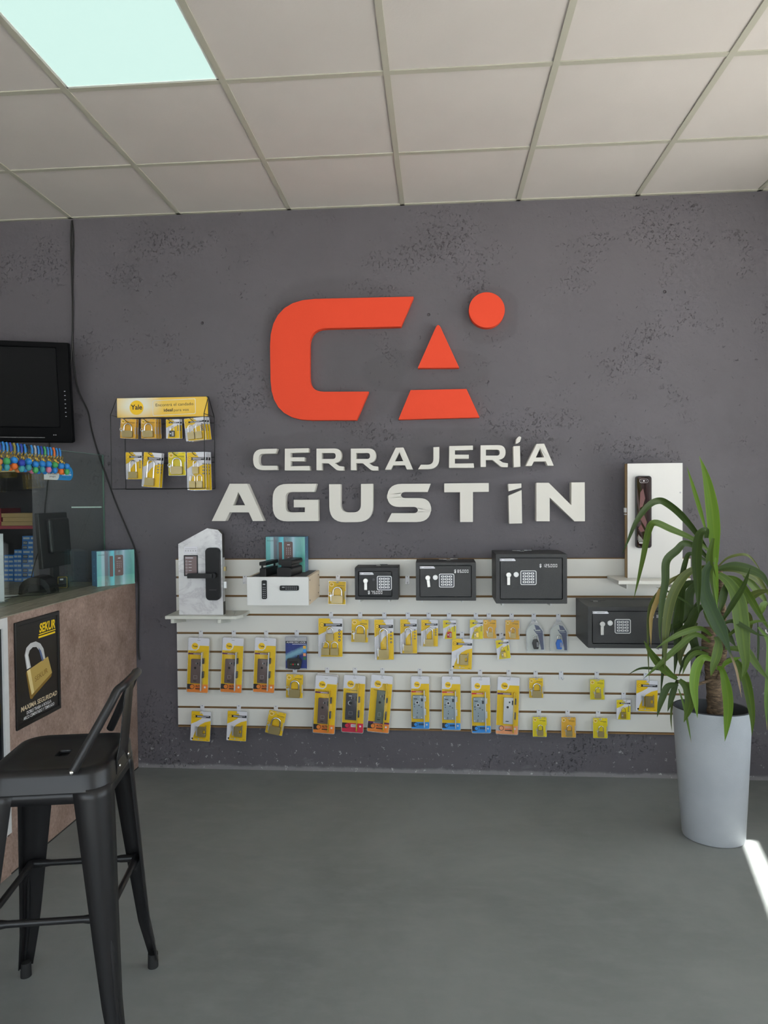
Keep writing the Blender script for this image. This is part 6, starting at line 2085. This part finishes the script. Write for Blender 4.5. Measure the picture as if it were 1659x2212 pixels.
ra, rb = .158, .125
ba, bb_ = .127, .105
rings = []
for k, f in enumerate((0, .004, .02, .3, .6, .9, 1.0)):
    e = f ** .9
    sh_ = .93 if f == 0 else (.985 if f == .004 else 1)
    rings.append(oval((ba + (ra - ba) * e) * sh_, (bb_ + (rb - bb_) * e) * sh_, PZ * f + (0 if f else 0.001), BO.x * (1 - f), BO.y * (1 - f)))
rings += [oval(ra - .004, rb - .004, PZ + .003), oval(ra - .011, rb - .011, PZ + .002), oval(ra - .014, rb - .014, PZ - .02), oval(ra - .018, rb - .018, PZ - .07)]
mbp = MB().loft(rings, 0, True, False)
M_POTIN = mat('planter_inside', (.045, .048, .055), .6)
n_ = 40
for i in range(len(mbp.f)):
    if mbp.f[i][0] // n_ >= 6 and len(mbp.f[i]) == 4: mbp.m[i] = 1
obj('pot', mbp, [M_POT, M_POTIN], pot, smooth=35)
obj('soil', MB().loft([oval(.001, .001, PZ - .055), oval(ra - .02, rb - .02, PZ - .06)]), M_SOIL, pot)

# ---- plant
PYC = PC.y
def PL(c, y): return at(1280 + c[0] / 3.07, 980 + c[1] / 3.07, y)


plant = thing('yucca_plant', 'leafy green yucca with a woody trunk in the grey planter', 'plant', (PC.x, PC.y, PZ - .06))
PO = (PC.x, PC.y, PZ - .06)


def leaf_mat(name, base, mid, tip=None, gloss=.45):
    m, nt_, p_ = nodes_mat(name)
    g = NG(nt_)
    at_ = nt_.nodes.new('ShaderNodeUVMap')
    s_ = g.sep(at_.outputs[0])
    # s_[0] across (0..1), s_[1] along
    acr = g.math('ABSOLUTE', g.math('SUBTRACT', s_[0], .5))
    c_ = g.mix(g.ramp(acr, [(0.0, .5), (.12, 0.0), (.4, 0.0), (.5, .9)]), base, mid)
    stre = nt_.nodes.new('ShaderNodeTexNoise'); stre.inputs['Scale'].default_value = 1.0; stre.inputs['Detail'].default_value = 3
    mp_ = nt_.nodes.new('ShaderNodeMapping'); mp_.inputs['Scale'].default_value = (18, 2.5, 1)
    g.link(at_.outputs[0], mp_.inputs[0]); g.link(mp_.outputs[0], stre.inputs['Vector'])
    c_ = g.mix(g.ramp(stre.outputs['Fac'], [(.3, .0), (.7, .45)]), c_, mid)
    if tip:
        c_ = g.mix(g.ramp(s_[1], [(tip[1], 0.0), (min(tip[1] + .12, 1.0), 1.0)]), c_, tip[0])
    g.link(c_, p_.inputs['Base Color'])
    p_.inputs['Roughness'].default_value = gloss
    p_.inputs['Specular IOR Level'].default_value = .28
    # thin leaf lets light through
    out_ = [n for n in nt_.nodes if n.type == 'OUTPUT_MATERIAL'][0]
    tl = nt_.nodes.new('ShaderNodeBsdfTranslucent')
    g.link(c_, tl.inputs[0])
    mx = nt_.nodes.new('ShaderNodeMixShader'); mx.inputs[0].default_value = .3
    g.link(p_.outputs[0], mx.inputs[1]); g.link(tl.outputs[0], mx.inputs[2]); g.link(mx.outputs[0], out_.inputs[0])
    return m


LM = {
    'd': leaf_mat('leaf_dark', (.030, .056, .013), (.060, .10, .020)),
    'm': leaf_mat('leaf_mid', (.060, .108, .018), (.125, .19, .030)),
    'b': leaf_mat('leaf_bright', (.12, .23, .025), (.20, .32, .045)),
    'o': leaf_mat('leaf_olive', (.055, .080, .018), (.14, .16, .035)),
    'y': leaf_mat('leaf_yellowed', (.07, .09, .02), (.20, .17, .04), ((.30, .21, .07), .25)),
    't': leaf_mat('leaf_brown_tip', (.022, .052, .017), (.05, .095, .022), ((.36, .26, .16), .68)),
    'e': leaf_mat('leaf_dry_end', (.09, .17, .035), (.17, .26, .05), ((.45, .32, .14), .90)),
}


def leaf(pts, wpx, key, d0=0.0, d1=0.0, fold=.25, tw=.35, wprof=None):
    """ribbon leaf: pts in drawing coords, d0/d1 = depth (m) in front of the trunk at base / tip"""
    P = []
    n = len(pts)
    ctrl = []
    for i, c in enumerate(pts):
        f = i / (n - 1)
        ctrl.append(Vector(PL(c, PYC - (d0 + (d1 - d0) * (f ** 1.2)))))
    for i in range(n - 1):
        p0, p1, p2, p3 = ctrl[max(i - 1, 0)], ctrl[i], ctrl[i + 1], ctrl[min(i + 2, n - 1)]
        for k in range(6):
            t = k / 6
            P.append(0.5 * ((2 * p1) + (-p0 + p2) * t + (2 * p0 - 5 * p1 + 4 * p2 - p3) * t * t + (-p0 + 3 * p1 - 3 * p2 + p3) * t ** 3))
    P.append(ctrl[-1])
    N = len(P)
    # metres per drawing pixel at this depth
    mpp = (PL((100, 100), PYC - (d0 + d1) / 2) - PL((0, 100), PYC - (d0 + d1) / 2)).length / 100
    W = wpx * mpp * 1.0
    vs, fs, uv = [], [], []
    L = [0.0]
    for i in range(1, N): L.append(L[-1] + (P[i] - P[i - 1]).length)
    sgn = random.choice((-1, 1))
    for i in range(N):
        f = L[i] / L[-1]
        t = (P[min(i + 1, N - 1)] - P[max(i - 1, 0)]).normalized()
        view = (P[i] - CAM).normalized()
        side = t.cross(view)
        if side.length < .15:
            side = t.cross(Vector((0, 1, 0)) + view * .3)
        side.normalize()
        nrm = side.cross(t).normalized()
        prof = (.42 + .58 * min(1, f / .3)) if f < .3 else (1 - max(0, (f - .45) / .55) ** 1.7)
        if key == 't' and f > .5: prof = min(prof, max(.16, 1 - (f - .5) / .2)) * (1 if f < .9 else max(.1, (1 - f) / .1))
        prof = max(prof, .03)
        w_ = W * prof * .5
        a = tw * sgn * math.sin(f * 2.5 + .5)
        sd_ = side * math.cos(a * .0) + nrm * a
        for s, ss in ((-1, 0.0), (-.5, .25), (0, .5), (.5, .75), (1, 1.0)):
            off = sd_ * (s * w_) - nrm * (fold * w_ * (1 - abs(s)) * -1)
            vs.append(tuple(P[i] + off)); uv.append((ss, f))
    for i in range(N - 1):
        for j in range(4):
            a = i * 5 + j
            fs.append((a, a + 1, a + 6, a + 5))
    me = bpy.data.meshes.new('leaf')
    me.from_pydata([(x - PO[0], y - PO[1], z - PO[2]) for x, y, z in vs], [], fs)
    ul = me.uv_layers.new(name='UVMap')
    for lp in me.loops: ul.data[lp.index].uv = uv[lp.vertex_index]
    me.materials.append(LM[key])
    me.polygons.foreach_set('use_smooth', [True] * len(me.polygons))
    o = bpy.data.objects.new('leaf', me)
    COL.objects.link(o); o.parent = plant
    return o


LEAVES = [
    ([(815, 720), (808, 560), (795, 380), (765, 200), (735, 90), (708, 18)], 80, 'b', .02, .02),
    ([(750, 505), (715, 380), (670, 230), (625, 85)], 27, 'b', .0, -.04),
    ([(760, 640), (690, 530), (590, 410), (500, 335), (440, 312), (370, 345), (290, 450), (230, 590), (195, 672)], 46, 'd', .0, .10),
    ([(770, 640), (665, 565), (520, 500), (415, 458), (372, 510), (335, 690), (300, 850), (272, 968)], 44, 'm', .02, .16),
    ([(755, 560), (752, 505), (706, 545), (690, 690), (697, 880), (704, 1062)], 62, 'd', .04, .15),
    ([(760, 690), (690, 620), (610, 595), (560, 640), (490, 712), (482, 850), (458, 1000), (446, 1180), (458, 1275)], 52, 'd', .03, .16),
    ([(770, 720), (700, 680), (640, 665), (615, 720), (590, 830), (560, 1000), (535, 1130), (520, 1240)], 34, 'd', .0, .05),
    ([(780, 760), (680, 765), (600, 820), (535, 930), (500, 1060), (482, 1230), (480, 1445)], 62, 'o', .05, .13),
    ([(770, 740), (650, 765), (500, 860), (400, 970), (370, 1080), (368, 1300), (377, 1525)], 20, 'o', .05, .12),
    ([(650, 785), (540, 830), (460, 895), (432, 960), (392, 1070), (386, 1160), (388, 1285)], 34, 'y', .06, .14),
    ([(790, 720), (750, 790), (745, 920), (800, 1060), (870, 1210), (912, 1320), (955, 1440), (988, 1615)], 92, 't', .07, .16),
    ([(800, 560), (775, 700), (800, 850), (818, 1020)], 46, 'm', .06, .09),
    ([(820, 690), (816, 800), (820, 900), (828, 1025)], 34, 'b', .08, .10),
    ([(835, 745), (900, 690), (1000, 668), (1060, 700), (1122, 790)], 18, 'o', .0, -.05),
    ([(830, 765), (930, 745), (1050, 770), (1130, 815), (1175, 900)], 62, 'd', .02, .04),
    ([(835, 770), (950, 765), (1040, 800), (1110, 850), (1180, 960)], 50, 'o', -.03, -.08),
    ([(835, 800), (900, 850), (960, 950), (985, 1100), (1005, 1290), (1015, 1400), (985, 1510)], 98, 'm', .06, .15),
    ([(858, 1112), (930, 995), (1000, 880), (1046, 755)], 38, 'd', .08, .16),
    ([(870, 815), (960, 840), (1040, 950), (1110, 1070), (1185, 1190)], 48, 'm', .04, .06),
    ([(990, 1010), (1050, 950), (1110, 918), (1190, 905)], 50, 'o', .02, .08),
    ([(860, 1130), (930, 1110), (1010, 1150), (1090, 1195), (1152, 1212)], 32, 'd', .08, .14),
    ([(880, 1225), (960, 1160), (1050, 1122), (1110, 1110), (1180, 1125)], 26, 'm', .06, .08),
    ([(825, 1420), (860, 1440), (890, 1560), (900, 1680), (890, 1810), (877, 1908)], 64, 'b', .06, .20),
    ([(890, 1370), (950, 1375), (1010, 1480), (1042, 1620), (1060, 1760), (1056, 1872)], 56, 'm', .05, .17),
    ([(880, 1290), (1010, 1300), (1060, 1360), (1110, 1430), (1185, 1520)], 48, 'm', .02, .06),
    ([(800, 1370), (735, 1355), (690, 1420), (672, 1540), (685, 1660), (696, 1752)], 62, 'b', .06, .18),
    ([(790, 1210), (720, 1160), (620, 1180), (520, 1225), (418, 1292)], 38, 'm', .06, .15),
    ([(780, 1250), (680, 1200), (560, 1290), (440, 1400), (338, 1492)], 40, 'm', .06, .13),
    ([(560, 1495), (480, 1435), (400, 1340), (340, 1240)], 56, 'm', .06, .12),
    ([(560, 1480), (480, 1438), (400, 1424), (310, 1426), (232, 1468)], 20, 'd', .04, .08),
    ([(570, 1530), (500, 1545), (455, 1640), (428, 1748)], 46, 'd', .06, .12),
    ([(565, 1500), (535, 1580), (515, 1650), (497, 1712)], 40, 'd', .05, .09),
    ([(575, 1500), (630, 1560), (645, 1660), (605, 1782)], 66, 'm', .08, .14),
    ([(570, 1560), (600, 1650), (630, 1780), (655, 1918)], 16, 'e', .08, .16),
    ([(770, 1330), (690, 1320), (630, 1370), (595, 1470)], 34, 'm', .05, .08),
    ([(770, 1290), (700, 1290), (640, 1330), (600, 1390), (570, 1480)], 30, 'd', .03, .05),
    ([(555, 1570), (530, 1640), (520, 1750), (526, 1842)], 14, 'o', .05, .08),
    ([(815, 1215), (835, 1260), (825, 1330), (800, 1410), (784, 1478)], 60, 'm', .10, .14),
    ([(760, 1000), (690, 1040), (640, 1140), (560, 1205), (480, 1260)], 58, 'd', .0, .06),
    ([(980, 1050), (1035, 1060), (1052, 1120), (1035, 1200), (1018, 1265)], 22, 'o', .0, .03),
    ([(1095, 1120), (1100, 1250), (1096, 1360), (1088, 1475)], 15, 'd', .0, .02),
    ([(1100, 1150), (1165, 1250), (1168, 1450), (1152, 1650), (1158, 1835)], 36, 'e', .02, .08),
    ([(760, 860), (665, 890), (632, 1000), (655, 1190), (700, 1340), (722, 1475)], 72, 'd', -.04, -.02),
    ([(750, 860), (600, 880), (572, 1080), (560, 1280), (540, 1480)], 62, 'd', -.05, -.02),
    ([(700, 980), (610, 1100), (500, 1180), (470, 1400), (450, 1620)], 34, 'd', -.04, .0),
    ([(885, 860), (868, 940), (842, 1060)], 50, 'd', .05, .09),
    ([(690, 1120), (610, 1250), (580, 1350), (592, 1430)], 52, 'o', -.03, .0),
    ([(660, 1010), (560, 945), (480, 905), (418, 885)], 15, 'd', .06, .10),
    ([(740, 1040), (790, 1130), (820, 1200)], 40, 'm', .05, .08),
    ([(880, 1140), (900, 1200), (950, 1280)], 40, 'd', .02, .04),
    ([(980, 1380), (970, 1450), (975, 1530)], 34, 'm', .02, .05),
    ([(860, 1420), (880, 1390), (930, 1365), (990, 1350)], 30, 'b', .06, .08),
    ([(1000, 800), (1070, 880), (1130, 950), (1164, 1010)], 46, 'm', -.06, -.1),
    ([(1160, 985), (1130, 1010), (1110, 1080)], 42, 'm', .02, .06),
]
for lf in LEAVES:
    leaf(*lf)

# trunk
m, nt_, p_ = nodes_mat('yucca_bark')
g = NG(nt_)
v = g.mapping((1, 1, .6))
w1 = g.noise(g.mapping((1, 1, 4.5)), 26, 5, .65, .5)
c_ = g.ramp(w1, [(.3, (.030, .020, .013)), (.5, (.13, .085, .05)), (.62, (.24, .155, .09)), (.8, (.36, .25, .15))])
g.link(c_, p_.inputs['Base Color']); p_.inputs['Roughness'].default_value = .85
g.link(g.bump(w1, 1.0, .012), p_.inputs['Normal'])
M_BARK = m


def trunk(pts, name='trunk'):
    P = [Vector(PL(c[:2], PYC - c[3])) for c in pts]
    mpp = (PL((100, 100), PYC) - PL((0, 100), PYC)).length / 100
    Q, Rr = [], []
    for i in range(len(P) - 1):
        for k in range(5):
            t = k / 5
            Q.append(P[i].lerp(P[i + 1], t)); Rr.append((pts[i][2] * (1 - t) + pts[i + 1][2] * t) * mpp / 2 * (1 + .07 * math.sin(k * 2.3 + i * 1.7)))
    Q.append(P[-1]); Rr.append(pts[-1][2] * mpp / 2)
    obj(name, MB().tube(Q, Rr, 14), M_BARK, plant, origin=PO, smooth=60)


trunk([(815, 1800, 110, 0), (815, 1700, 104, 0), (805, 1560, 98, 0), (790, 1400, 96, 0), (772, 1270, 92, 0), (765, 1155, 84, 0)])
trunk([(830, 1480, 60, .0), (852, 1380, 66, .0), (862, 1260, 60, -.01), (862, 1050, 46, -.01), (850, 900, 40, -.005), (835, 740, 44, 0)], 'stem')
trunk([(830, 1500, 30, .045), (850, 1440, 26, .05), (845, 1390, 20, .05)], 'side_shoot')
trunk([(790, 1500, 22, .02), (700, 1530, 18, .04), (600, 1520, 20, .06), (565, 1510, 22, .06)], 'side_shoot')
